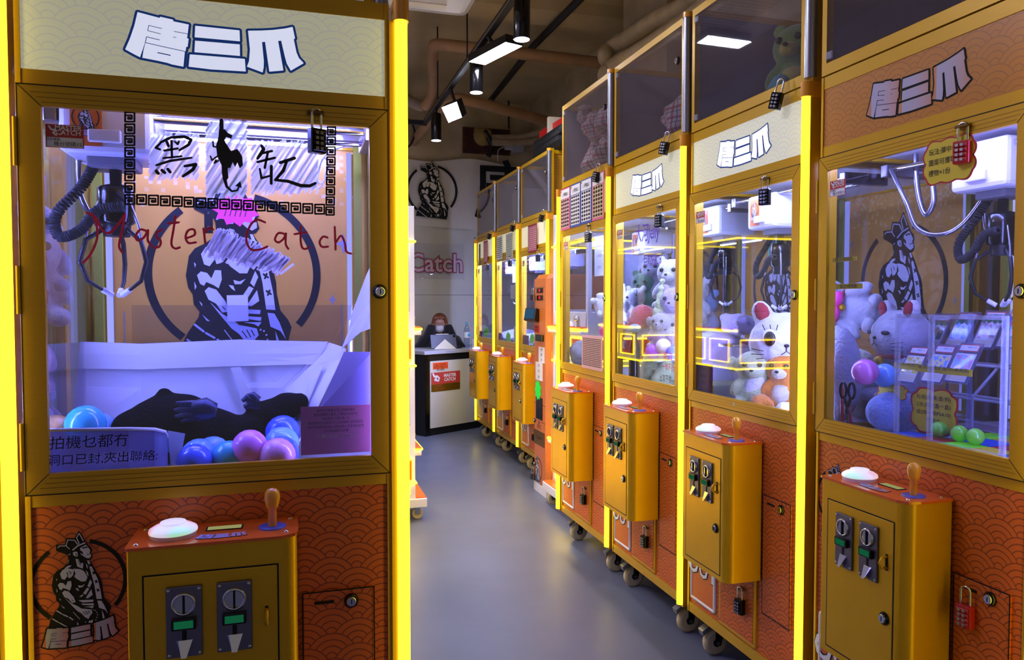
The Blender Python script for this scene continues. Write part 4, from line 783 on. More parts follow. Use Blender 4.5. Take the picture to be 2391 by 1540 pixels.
p = at(1832, 940, 1.47); tag(put('plush_toy', lambda b: b.ell((0, 0, .026), (.03, .03, .026), 'fwhite', 14).ell((.0, -.02, .022), (.018, .018, .02), 'fwhite', 10), loc=(1.472, p.y, Zd + .002), mods=soft(.004)), 'white plush foot at the front glass under orange plush', 'plush toy')
def lump(name, label, loc, R, m, seed, n=9, cat_='plush toy', group=None, vox=.010):
    rg = random.Random(seed)
    def f(b):
        b.ell((0, 0, R[2]), R, m, 18)
        for i in range(n): a = rg.uniform(0, 2 * PI); h = rg.uniform(.3, 1.7); k = math.sqrt(max(0, 1 - (h - 1) ** 2)) * .9; s = rg.uniform(.28, .5); b.ell((R[0] * k * math.cos(a), R[1] * k * math.sin(a), R[2] * h), (R[0] * s, R[1] * s, R[2] * s), m, 10)
    return tag(put(name, f, loc=tuple(loc), mods=soft(vox, 3)), label, cat_, group)
p = at(1690, 860, 1.74); lump('fluffy_plush', 'large fluffy purple plush lying behind the pale green plush', (p.x, p.y, Zd), (.13, .13, .12), 'fpurple', 3, 14)
p = at(1725, 760, 1.72); lump('wing_cushion', 'lavender wing shaped cushion on top of fluffy purple plush', (p.x, p.y, p.z - .04), (.05, .11, .045), 'fpurple', 5, 8)
p = at(1655, 790, 1.70); lump('white_bundle', 'crumpled white bundle on fluffy purple plush', (p.x, p.y, p.z - .03), (.05, .06, .03), 'fwhite', 8, 8)
t = thing('clear_box', 'small clear acrylic box with silver foil lid beside the pale green plush', 'box', (1.56, at(1715, 850, 1.56).y, Zd), -PI / 2); put('walls', lambda b: b.box(-.06, .06, -.05, .05, 0, .20, 'clear plastic', .003), t); put('foil', lambda b: b.box(-.05, .05, -.04, .04, .201, .212, 'chrome', .004), t)
tag(put('tray', lambda b: b.box(-.10, .10, -.08, .08, 0, .05, 'yellow green', .006), loc=(1.58, at(1690, 900, 1.58).y + .05, Zd), rot=(0, 0, 0)), 'yellow green tray under fluffy purple plush', 'tray')
for i, (u, v, x, m) in enumerate(((1635, 660, 1.95, 'flgrey'), (1645, 720, 1.9, 'fblue'), (1625, 690, 1.85, 'fwhite'))):
    p = at(u, v, x); sit_toy('plush_toy', ('grey plush high behind the left glass of cat-plush machine', 'blue plush behind the left glass of cat-plush machine', 'white plush at left edge of cat-plush machine')[i], (p.x, p.y, p.z - .14), -.9, m, 'round', None, 1.1, group='plush stacked at the back of the middle machines')
PC = PL['C']
def note(k, u0, v0, u1, v1, lines, m, parent, size=.01, d=.016, col='ink', name='notice', label=None, shape=None):
    P = PL[k]; a, c = P.px(u0, v1, d), P.px(u1, v0, d); a.z, c.z = min(a.z, c.z), max(a.z, c.z); cx = (a.x + c.x) / 2
    def f(b):
        if shape == 'cloud':
            w, h = (c.x - a.x) / 2, (c.z - a.z) / 2; cz = (a.z + c.z) / 2
            for k_, mm, dd in ((1.0, 'red', 0), (.93, m, .0006)):
                pts = []
                for i in range(64):
                    th = 2 * PI * i / 64; r = 1 / max(abs(math.cos(th)), abs(math.sin(th))); r = min(r, 1.22) * (.93 + .05 * abs(math.sin(4.5 * th)) * 1.6); pts.append((cx + w * r * math.cos(th) * k_, cz + h * r * math.sin(th) * k_))
                b.ply(pts, -d + dd, mm)
        elif shape == 'burst':
            w, h = (c.x - a.x) / 2, (c.z - a.z) / 2; cz = (a.z + c.z) / 2; rg = random.Random(int(u0))
            b.ply([(cx + w * (1 if i % 2 else .68) * math.cos(i * PI / 11) * rg.uniform(.88, 1.05), cz + h * (1 if i % 2 else .68) * math.sin(i * PI / 11) * rg.uniform(.88, 1.1)) for i in range(22)], -d, m, .001)
        else: b.box(a.x, c.x, d, d + .0012, a.z, c.z, m)
        n = len(lines)
        for i, s in enumerate(lines):
            z = c.z - (c.z - a.z) * (i + .75) / (n + .5); b.text(s, size, (cx, d - .0009 - (.0008 if shape else 0), z), col, sx=.95)
    return put(name, f, parent, label=label)
note('C', 1623, 852, 1664, 918, ['遇到特定掌櫃', '請通知職員', '正常每日', '保留最終決定權'], 'notice pink', mC, .010, name='pink_notice')
P = PC.px(1808, 575, .50)
put('teal_tag', lambda b: (b.ply([(.048 * (1 + .06 * math.cos(9 * i * 2 * PI / 60)) * math.cos(i * 2 * PI / 60), .085 * (1 + .05 * math.cos(9 * i * 2 * PI / 60)) * math.sin(i * 2 * PI / 60)) for i in range(60)], 0, 'teal tag', .0015), [b.text(s, .022, (0, -.002, .05 - k * .03), 'notice pink') for k, s in enumerate('彈力用')]), mB, loc=tuple(PL['B'].I @ onx(1808, 575, 2.06)), label='turquoise scalloped price tag')
# plush seen through the left glass of the nearest right machine
p = at(2105, 785, 1.76); cat('lucky_cat', 'white lucky cat plush with red inner ears and red collar, facing left', (p.x, p.y, p.z - .13 * 1.55), -1.75, 1.55, big=False)
p = at(2000, 735, 1.74); o = cat('cat_plush', 'white and grey cat plush lying on its side with pink bow', (p.x + .10, p.y, p.z), -1.2, 1.35, 'notice pink', big=False, tilt=(0, -1.35, -.9)); put('bow', lambda b: b.ell((-.018, -.05, .098), (.02, .012, .014), 'pink', 10).ell((.018, -.05, .098), (.02, .012, .014), 'pink', 10), o)
p = at(1955, 900, 1.56); lump('white_plush', 'back of a round white plush pressed against left glass', (p.x, p.y, Zd), (.065, .075, .15), 'fwhite', 12, 0)
p = at(2030, 1000, 1.60); lump('blue_plush', 'pale blue plush at the floor behind the scissors', (p.x, 1.66, Zd), (.09, .06, .06), 'fblue', 13, 4)
p = at(2025, 820, 1.70); lump('cream_plush', 'cream plush under the grey striped cat plush', (p.x, p.y + .03, Zd), (.07, .06, .11), 'fcream', 15, 3)
p = at(2070, 960, 1.66); lump('white_plush', 'white plush lying below the lucky cat', (p.x, 1.72, Zd), (.06, .045, .05), 'fwhite', 16, 3)
ball(at(2020, 868, 1.50), .036, 'bpink', 'pink ball in front of the lucky cat'); ball(at(2066, 876, 1.56), .033, 'bsky', 'sky blue ball beside pink ball before the lucky cat')
# card rack, clear box and notes in the nearest right machine
PD = PL['D']
t = thing('card_rack', 'white wire rack holding two rows of slabbed cards', 'rack', tuple(PD.w(0, .36, Zd)), RX)
def f(b):
    for z, y in ((.10, .06), (.10, .12), (.19, .10), (.19, .16), (.02, .03), (.02, .16)): b.tube([(-.31, y - .06, z), (.10, y - .06, z)], .004, 'white', 8)
    for x in (-.31, -.10, .10): b.tube([(x, -.04, .0), (x, -.04, .11), (x, .06, .20), (x, .10, .30), (x, .10, 0)], .004, 'white', 8)
put('wires', f, t)
cover('slab clear', 'c8ccec', .35)
def slab(loc, art, label, dots):
    s = thing('card_slab', label, 'card', loc, RX, 'graded cards in clear slabs'); s.rotation_euler = (-.52, 0, RX)
    put('case', lambda b: b.box(-.036, .036, -.003, .003, 0, .122, 'slab clear', .002), s, key='slabcase')
    put('card', lambda b: b.box(-.030, .030, -.0036, -.0032, .006, .088, 'note white' if 0 else 'notice white').box(-.027, .027, -.0040, -.0036, .032, .084, art).box(-.027, .027, -.0040, -.0036, .010, .028, 'cream'), s, key=('slabcard', art))
    put('grade_label', lambda b: b.box(-.030, .030, -.0036, -.0032, .094, .116, 'sticker red').box(-.027, .027, -.0040, -.0036, .097, .113, 'notice white').text('MINT 10', .007, (.008, -.0042, .106), 'ink'), s, key='slablabel')
    if dots:
        for k in range(4): put('dot_sticker', lambda b: b.lathe([(.0075, 0), (.0075, .001)], dots, 14, Matrix.Rotation(PI / 2, 4, 'X')), s, loc=(-.025 + k * .0165, -.0042, .088), key=('dot', dots))
def artmat(name, a, b2, c):
    m = mat(name, a, .25, coat=.4); k = NT(m); bs = m.node_tree.nodes['Principled BSDF']; tc = k.N('ShaderNodeTexCoord'); n = k.N('ShaderNodeTexVoronoi'); n.inputs['Scale'].default_value = 110; k.L(tc.outputs['Object'], n.inputs['Vector'])
    r = k.N('ShaderNodeValToRGB'); e = r.color_ramp.elements; e[0].color = lin(a); e[1].color = lin(c); e.new(.5).color = lin(b2); r.color_ramp.interpolation = 'CONSTANT'
    sp = k.N('ShaderNodeSeparateXYZ'); k.L(n.outputs['Color'], sp.inputs[0]); k.L(sp.outputs[0], r.inputs[0]); k.L(r.outputs[0], bs.inputs['Base Color'])
for i, c in enumerate((('5a7a58', 'c8b070', '3a5a7a'), ('6aa8c8', 'd8e4f0', '4a7ab0'), ('a06a70', 'e0d0c8', '6a4a58'), ('c05858', '68b0a0', 'e0b868'), ('b87048', '587898', 'd8c8a0'), ('d8c848', 'f0e8c0', 'b89838'), ('5898d0', 'e8d878', 'a0d0f0'), ('d890b0', '90b8e0', 'f0e0e8'))): artmat('card art %d' % i, *c)
mat('dot green', '1c6a30', .4); mat('dot blue', '2a58c8', .4); mat('dot olive', '6a7a28', .4)
for i, u in enumerate((2168, 2226, 2290, 2350, 2398)):
    p = at(u, 815, 1.80); slab((p.x, p.y, p.z + .0), 'card art %d' % i, ('slabbed card with green dots at the left end of upper rack row', 'slabbed blue card with dark green dots, second in upper rack row', 'slabbed card of a pale figure with green dots, middle of upper row', 'slabbed red and teal card with blue dots', 'slabbed card with blue dots cut by the door frame')[i], ('dot olive', 'dot green', 'dot green', 'dot blue', 'dot blue')[i])
for i, u in enumerate((2112, 2172, 2228)):
    p = at(u, 895, 1.66); slab((p.x, p.y, p.z), 'card art %d' % (5 + i), ('slabbed yellow card at the left of lower rack row', 'slabbed blue card in the middle of lower rack row', 'slabbed pink card at the right of lower rack row')[i], None)
t = thing('clear_case', 'tall clear acrylic case with colourful base holding green balls', 'case', tuple(PD.w(0, .05, Zd)), RX)
X0, X1 = PD.oy - 1.545, PD.oy - 1.245
def f(b):
    for x in (X0, X0 + .105, X1): b.box(x - .003, x + .003, .02, .26, .02, .335, 'film')
    b.box(X0, X1, .257, .262, .02, .335, 'film')
    for x in (X0, X0 + .105, X1):
        for y in (.02, .26): b.box(x - .006, x + .006, y - .004, y + .004, .02, .335, 'clear plastic')
    b.box(X0, X1, .018, .022, .325, .335, 'clear plastic'); b.box(X0, X1, .018, .022, .02, .028, 'clear plastic')
put('walls', f, t); put('base', lambda b: (b.box(X0 - .03, X1 + .02, 0, .30, .0, .022, 'clear plastic', .002), [b.box(X0 - .02 + .075 * i, X0 + .05 + .075 * i, .01 + .09 * j, .095 + .09 * j, .022, .0235, ('dot blue', 'note yellow', 'red', 'bteal', 'note green')[(i * 2 + j) % 5]) for i in range(4) for j in range(3)]), t, label='base painted in bright colour patches')
for u, v, lab in ((2193, 995, 'neon green ball at the left of clear case'), (2240, 1012, 'largest neon green ball in the middle of clear case'), (2278, 1002, 'neon green ball at the right of clear case')):
    p = onz(u, v, Zd + .045); p = PD.w(PD.px(u, v, .13).x, .13, Zd + .0235 + .021); ball(p, .02, 'bgreen', lab)
note('D', 2155, 418, 2290, 338, [], 'note yellow', mD, shape='cloud', name='cloud_note') if 0 else None
def f(b):
    cp = PD.px(2222, 374, -.002); w, h = .078, .052
    T = lambda x, z: (cp.x + x, cp.z + z - .02 * x / .07 * 0)
    for k_, mm, dd in ((1.0, 'red', 0), (.93, 'note yellow', .0006)):
        pts = []
        for i in range(72):
            th = 2 * PI * i / 72; r = min(1 / max(abs(math.cos(th)), abs(math.sin(th))), 1.2) * (.90 + .10 * abs(math.sin(5 * th))); pts.append(T(w * r * math.cos(th) * k_, h * r * math.sin(th) * k_))
        b.ply(pts, .010 + dd, mm)
    for k, s in enumerate(('玩法:彈中相', '圖案可獲取相應', '禮物×1份')): b.text(s, .0158, (cp.x - .058, -.0118, cp.z + .024 - .024 * k), 'ink', align='LEFT')
put('cloud_note', f, mD, label='yellow cloud note with red border')
for u0, v0, u1, v1 in ((1944, 598, 2000, 612), (1951, 661, 2014, 675)): note('D', u0, v0, u1, v1, ['儲2次(4粒相連)'], 'note yellow', mD, .0115, .007, name='yellow_strip')
def wnote(lines, p, w, h, label, size=.012, shape=None, lean=0):
    t = tag(put('yellow_note', lambda b: ([b.ply([(k_ * w / 2 * (min(1 / max(abs(math.cos(a)), abs(math.sin(a))), 1.2)) * (.9 + .1 * abs(math.sin(4 * a))) * math.cos(a), k_ * h / 2 * (min(1 / max(abs(math.cos(a)), abs(math.sin(a))), 1.2)) * (.9 + .1 * abs(math.sin(4 * a))) * math.sin(a)) for a in [2 * PI * i / 56 for i in range(56)]], dd, mm) for k_, mm, dd in ((1, 'red', 0), (.92, 'note yellow', .0006))] if shape else b.box(-w / 2, w / 2, 0, .0008, -h / 2, h / 2, 'note yellow'), [b.text(s, size, (0, -.0018, h * .28 - i * size * 1.5), 'ink') for i, s in enumerate(lines)]), loc=tuple(p), rot=(lean, 0, RX + .15)), label, 'note'); return t
wnote(['儲2次憑即日同一人', '不累送'], at(2083, 916, 1.58), .095, .045, 'yellow note with red edge under the lower card row', .0095, 'c', -.3)
wnote(['粒相連(橫/直/斜)', '2次(換原盒一盒)', '或(換一張PSA10)', '不累送'], at(2180, 960, 1.56), .13, .12, 'large yellow rules note with red edge in clear case', .013, 'c')
for u, v, lab in ((2120, 855, 'long yellow strip across the left lower card'), (2172, 862, 'long yellow strip across the middle lower card'), (2232, 868, 'long yellow strip across the right lower card')): wnote(['儲2次(4粒相連)'], at(u, v, 1.61), .085, .017, lab, .0105)
t = thing('scissors', 'black handled scissors and red marker in clear holder at left glass', 'scissors', tuple(PD.w(PD.px(1978, 930, .05).x, .05, Zd)), RX); zs = at(1978, 985, 1.473).z - Zd
def ringp(cx, cz, rx, rz, y=0): return [(cx + rx * math.cos(2 * PI * i / 16), y, cz + rz * math.sin(2 * PI * i / 16)) for i in range(16)]
put('handles', lambda b: b.tube(ringp(-.016, .118, .012, .022), .0035, 'black', 8, closed=True).tube(ringp(.017, .12, .012, .022), .0035, 'black', 8, closed=True).tube([(-.012, 0, .095), (.002, 0, .07), (.006, 0, .055)], .005, 'black', 8).tube([(.012, 0, .097), (.0, 0, .07), (-.003, 0, .055)], .005, 'black', 8), t)
put('blades', lambda b: b.prism([(-.004, .06), (.006, .06), (.010, 0), (.006, 0)], lambda x, z: (x, -.001, z), lambda x, z: (x, .001, z), 'steel'), t)
put('holder', lambda b: b.box(-.022, .055, -.006, .012, 0, .052, 'film'), t)
o = tag(put('marker', lambda b: b.tube([(-.002, .0, .002), (-.008, 0, .12)], .0045, 'red', 8).tube([(-.008, 0, .12), (-.009, 0, .132)], .003, 'red', 8), loc=tuple(PD.w(PD.px(1970, 930, .062).x, .062, Zd + .0))), 'red marker standing behind the black scissors', 'marker'); o.rotation_euler = (0, 0, RX)
o = tag(put('marker', lambda b: b.tube([(.024, .0, .002), (.004, 0, .085)], .004, 'red', 8), loc=tuple(PD.w(PD.px(1978, 930, .066).x, .066, Zd))), 'red marker leaning right of the black scissors', 'marker'); o.rotation_euler = (0, 0, RX)
put('silver_hose', lambda b: b.tube(curve3([PD.I @ at(u, v, x) for u, v, x in ((2080, 395, 1.62), (2115, 470, 1.60), (2140, 530, 1.60), (2190, 548, 1.62), (2250, 520, 1.66), (2320, 425, 1.70))]), .006, 'hose').tube(curve3([PD.I @ at(u, v, x) for u, v, x in ((2137, 340, 1.66), (2142, 440, 1.66), (2160, 500, 1.66), (2180, 470, 1.67), (2175, 400, 1.68))]), .0075, 'hose').box(-.0, .0, 0, 0, 0, 0, 'white'), mD)
# ---------------------------------------------------------------- middle machines
p = at(1545, 890, 1.56); t = thing('fluffy_cone', 'grey green fluffy cone tree standing inside purple-handwriting machine', 'decoration', (p.x, p.y, Zd), 0)
put('cone', lambda b: [b.ell((.085 * (1 - k / 14) * math.cos(k * 2.4 + j * 2.1) * .7, .085 * (1 - k / 14) * math.sin(k * 2.4 + j * 2.1) * .7, .02 + k * .034), .05 * (1 - k / 17), 'fgreen', 10) for k in range(14) for j in range(3)], t, mods=soft(.008, 1))
for u, v, x, m, e, s, lab in ((1465, 700, 1.56, 'fwhite', 'round', .8, 'white round-eared plush left of the red cloth'), (1485, 695, 1.62, 'fcream', 'round', .85, 'cream plush behind the white round-eared plush'), (1505, 665, 1.75, 'fdgreen', 'round', 1.1, 'dark green plush above the red cloth'), (1447, 715, 1.52, 'fwhite', 'long', .8, 'white plush at the left frame of purple-handwriting machine'), (1572, 640, 1.66, 'flgrey', 'round', 1.2, 'grey plush high at the right frame'),
                             (1578, 705, 1.60, 'fpurple', 'round', 1.1, 'lilac plush in the middle of the right stack'), (1570, 765, 1.58, 'flgrey', 'round', 1.1, 'grey blue plush low in the right stack'), (1545, 755, 1.52, 'fgrey', 'side', .8, 'small grey plush in front of fluffy cone'), (1530, 630, 1.8, 'fgrey', 'round', 1.2, 'dark grey plush behind fluffy cone'), (1440, 775, 1.5, 'fgrey', 'round', .8, 'grey plush low at the left frame')):
    p = at(u, v, x); sit_toy('plush_toy', lab, (p.x, p.y, max(Zd, p.z - .14 * s)), -.9, m, e, None, s, group='plush piled in the middle machines')
p = at(1500, 770, 1.56); lump('red_cloth', 'crumpled dark red cloth draped over the plush pile', (p.x, p.y, p.z), (.06, .07, .06), 'fred', 21, 10, 'cloth')
for u, v, m, lab in ((1549, 808, 'bwhite', 'white ball resting at the front glass below fluffy cone'), (1524, 820, 'bpurple', 'purple ball left of the white ball'), (1573, 824, 'bblue', 'blue ball right of the white ball')): p = at(u, v, 1.475); ball(p, .033, m, lab)
t = thing('black_bottle', 'tall black bottle with teal cap in purple-handwriting machine', 'bottle', tuple((1.47, at(1481, 870, 1.47).y, Zd)), 0); put('body', lambda b: b.lathe([(.025, 0), (.025, .16), (.012, .20), (.012, .24)], 'gloss black', 16), t); put('cap', lambda b: b.ell((0, 0, .25), (.03, .03, .02), 'fteal', 12), t)
doorB = [c for c in kids(mB) if c.name.startswith('door')][0]; doorA = [c for c in kids(mA) if c.name.startswith('door')][0]
PB, PA = PL['B'], PL['A']
def f(b):
    for s, u, v, z in (('大河Jelly', 1513, 545, .082), ('巨龍機28', 1525, 608, .055)): q = PB.px(u, v); b.text(s, z, (q.x, -.0045, q.z), 'purple ink', up=(.05, 0, 1), sx=.80, bold=.006)
put('purple_handwriting', f, doorB)
def f(b):
    for s, u, v, c in (('兩三夜', 1562, 833, 'red ink'), ('一律不計', 1562, 858, 'red ink'), ('出貨不換~', 1558, 885, 'ink')): q = PB.px(u, v); b.text(s, .034, (q.x, -.0045, q.z), c, sx=.8)
put('door_notes', f, doorB)
def f(b):
    for s, u, v in (('M下5ほね32cm9', 1340, 564), ('アゲば5M 正鏡', 1345, 577), ('北影Mo影', 1350, 590)): q = PA.px(u, v); b.text(s, .026, (q.x, -.0045, q.z), 'ink', sx=.7)
put('handwriting', f, doorA)
note('A', 1388, 548, 1412, 645, ['遇到特定掌櫃', '通知職員', '正常每日'], 'film white', mA, .016, name='rules_sheet')
def punch(b, w, h, rows, cols, frame, field, title=True, hole='ink'):
    b.box(-w / 2, w / 2, -.003, 0, -h, 0, frame)
    t0 = h * .24 if title else h * .05
    if title: b.box(-w / 2 + .006, w / 2 - .006, -.0036, -.003, -t0, -.006, 'notice white'); b.box(-w / 2 + .008, -w / 2 + .022, -.004, -.0036, -.018, -.008, 'gold foil')
    b.box(-w / 2 + .010, w / 2 - .010, -.0036, -.003, -h + .012, -t0 - .004, field)
    for i in range(rows):
        for j in range(cols):
            cx = -w / 2 + .012 + (w - .024) * (j + .5) / cols; cz = -t0 - .004 - (h - t0 - .018) * (i + .5) / rows; rx, rz = (w - .024) / cols * .40, (h - t0 - .018) / rows * .36
            b.ply([(cx + rx * math.cos(a * PI / 5), cz + rz * math.sin(a * PI / 5)) for a in range(10)], .0037, hole)
for i, (u, fr, fd) in enumerate(((1325, 'board pink', 'board pale'), (1349, 'board blue', 'notice white'), (1374, 'board blue', 'notice white'), (1402, 'board pink', 'board tan'))):
    if i == 0: mat('board pink', 'd8688a', .5); mat('board blue', '3c50a0', .5); mat('board pale', 'd8a8b0', .5); mat('board tan', 'd0b890', .5); mat('board red', '8e2430', .5); mat('board grey', 'b8b8ae', .5)
    q = PA.px(u, 480); t = thing('punch_board', ('pink punch board, leftmost over the lit sign', 'blue punch board second from left over the lit sign', 'blue punch board third from left over the lit sign', 'pink and tan punch board at right, under a padlock')[i], 'punch board', tuple(PA.w(q.x, -.011, 1.945 + .002 * i)), RX, 'punch boards hung on the machines')
    put('board', lambda b: punch(b, .145, .225, 8, 4, fr, fd), t); put('writing', lambda b: b.text('1,1神抽62', .026, (0, -.0042, -.034), 'ink', sx=.85), t)
def pboard(k, u, v0, v1, w, rows, cols, fr, fd, lab, title=False, hole='ink', dz=-.012):
    a, c = PL[k].px(u, v0), PL[k].px(u, v1); t = thing('punch_board', lab, 'punch board', tuple(PL[k].w(a.x, dz, a.z)), RX, 'punch boards hung on the machines'); put('board', lambda b: punch(b, w, a.z - c.z, rows, cols, fr, fd, title, hole), t)
pboard('A', 1388, 783, 862, .26, 16, 14, 'board pale', 'board pale', 'pink sheet of many small punch holes taped low on the glass')
pboard('E', 1123, 570, 618, .06, 9, 3, 'board blue', 'board grey', 'narrow dark blue punch board nearest the counter')
pboard('E', 1137, 562, 614, .15, 12, 5, 'board red', 'board pale', 'red punch board next to the narrow blue one', hole='board red')
pboard('F', 1170, 552, 606, .18, 10, 8, 'board grey', 'notice white', 'grey white punch board at left of middle far sign')
pboard('F', 1193, 545, 604, .20, 12, 9, 'board grey', 'notice white', 'colourful dotted punch board at right of middle far sign', hole='dot olive')
pboard('G', 1247, 524, 588, .21, 12, 6, 'board red', 'board pale', 'red and white punch board hung alone behind the kiosk', hole='board red')
p = at(1390, 700, 1.56); o = sit_toy('plush_toy', 'white shaggy plush lying in the punch-board machine', (p.x, p.y, p.z - .05), -.5, 'fwhite', 'round', None, .9, tilt=(0, 1.1, -.6))
p = at(1350, 840, 1.50); lump('spotted_plush', 'spotted grey plush at the front left corner', (p.x + .02, p.y, Zd), (.06, .10, .08), 'fgrey', 33, 4)
note('A', 1398, 758, 1416, 786, [], 'pink', mA, d=.007, shape='burst', name='pink_burst')
for k, mm, u, v in (('E', mE, 1135, 774), ('F', mF, 1187, 786), ('G', mG, 1243, 790)): note(k, u - 7, v - 13, u + 7, v + 13, [], 'note green', mm, d=.006, shape='burst', name='green_burst')
note('F', 1192, 664, 1209, 697, ['通告', '如機器', '故障', '請聯絡'], 'notice white', mF, .012, .007)
note('F', 1200, 763, 1210, 806, ['收費', '說明'], 'notice white', mF, .014, .007); note('F', 1163, 777, 1172, 806, ['遇到'], 'notice pink', mF, .02, .007); note('E', 1120, 773, 1126, 798, [], 'notice pink', mE, .01, .007); note('G', 1221, 783, 1234, 815, ['規則'], 'notice pink', mG, .02, .007); note('F', 1196, 620, 1210, 660, ['規則'], 'film white', mF, .016, .007)
for k in 'EFG':
    P = PL[k]; w = P.w(0, .35, Zd); lump('white_prize', {'E': 'pale prize heap in the far machine nearest counter', 'F': 'pale prize heap in the middle far machine', 'G': 'pale prize heap in the far machine behind kiosk'}[k], w, (.18, .22, .06), 'flgrey', ord(k), 12)
# ---------------------------------------------------------------- storage contents
def uvlump(name, label, loc, R, m, seed, nz=.35, cat_='bag', rotz=0):
    rg = random.Random(seed); n, k = 26, 16; b = MB(); vs = []; uv = []; ph = [rg.uniform(0, 6) for _ in range(6)]
    for i in range(k + 1):
        for j in range(n):
            a, c = PI * i / k, 2 * PI * j / n; g = 1 + nz * .3 * (math.sin(3 * c + ph[0] + 2 * a) + math.sin(5 * a + ph[1] + 2 * c) + .6 * math.sin(7 * c + ph[2] - 4 * a) + .5 * math.sin(11 * a + 4 * c + ph[3]))
            vs.append((R[0] * g * math.sin(a) * math.cos(c), R[1] * g * math.sin(a) * math.sin(c), max(0, R[2] * (1 + g * math.cos(a))))); uv.append((c / (2 * PI) * 2.2, a / PI * 1.1))
    fs = [(i * n + j, (i + 1) * n + j, (i + 1) * n + (j + 1) % n, i * n + (j + 1) % n) for i in range(k) for j in range(n)]
    b.add(vs, fs, m, True); me = b.mesh(name); ul = me.uv_layers.new(name='UVMap')
    for p_ in me.polygons:
        js = [v % n for v in p_.vertices]; wrap = max(js) - min(js) > n // 2
        for li, vi in zip(p_.loop_indices, p_.vertices): q = uv[vi]; ul.data[li].uv = (q[0] + (2.2 if wrap and vi % n == 0 else 0), q[1])
    o = put(name, me, loc=tuple(loc), rot=(0, 0, rotz)); mod = o.modifiers.new('s', 'SUBSURF'); mod.levels = 1; mod.render_levels = 1
    return tag(o, label, cat_)
Zs = 1.98
for i, (x, y, R, dz) in enumerate(((-.20, .20, (.11, .13, .11), 0), (.02, .16, (.12, .10, .10), 0), (.22, .20, (.09, .13, .13), 0), (-.12, .14, (.10, .09, .08), .20), (.10, .16, (.13, .10, .08), .19), (.24, .16, (.07, .10, .07), .24), (-.24, .10, (.05, .05, .05), .31))):
    uvlump('plaid_cloth', ('plaid cloth at lower left of the packed storage', 'plaid cloth at bottom middle of the packed storage', 'plaid cloth at lower right of the packed storage', 'plaid cloth at middle left of the packed storage', 'plaid cloth roll across the packed storage', 'plaid cloth at upper right of the packed storage', 'plaid cloth knot poking up at the top left corner')[i], PA.w(x, y, Zs + dz), R, 'plaid red', 40 + i, .5, 'cloth', i * .7)
uvlump('plaid_bag', 'red plaid bag slumped at the right of its storage', PB.w(.12, .16, Zs), (.13, .13, .10), 'plaid red', 60, .4, 'bag', .6); uvlump('plaid_bag', 'smaller red plaid bag behind the slumped one', PB.w(.22, .33, Zs), (.09, .10, .14), 'plaid red', 61, .4, 'bag', 2)
w = PC.w(.03, .20, Zs); sit_toy('plush_toy', 'lime green plush creature reclining in the storage', w, -1.1, 'flime', 'round', 'fyellow', 1.35)
lump('green_tail', 'dark lime plush tail along the storage floor', PC.w(-.16, .10, Zs), (.03, .10, .025), 'flime', 71, 4); lump('teal_pouch', 'small teal pouch leaning on the lime plush', PC.w(.10, .08, Zs), (.03, .04, .04), 'fteal', 72, 2)
lump('grape_plush', 'purple and lime grape plush behind the padlock corner', PC.w(.20, .28, Zs), (.05, .05, .10), 'fviolet', 73, 12); lump('lime_plush', 'pale lime plush ball beside purple grapes', PC.w(.21, .14, Zs), (.04, .04, .04), 'flime', 74, 3)
uvlump('wrapped_bundle', 'tall white plastic wrapped bundle in the far storage', PL['F'].w(.0, .2, Zs), (.15, .13, .19), 'film bag', 80, .25, 'bundle') if mat('film bag', 'b8b4ac', .35) else None
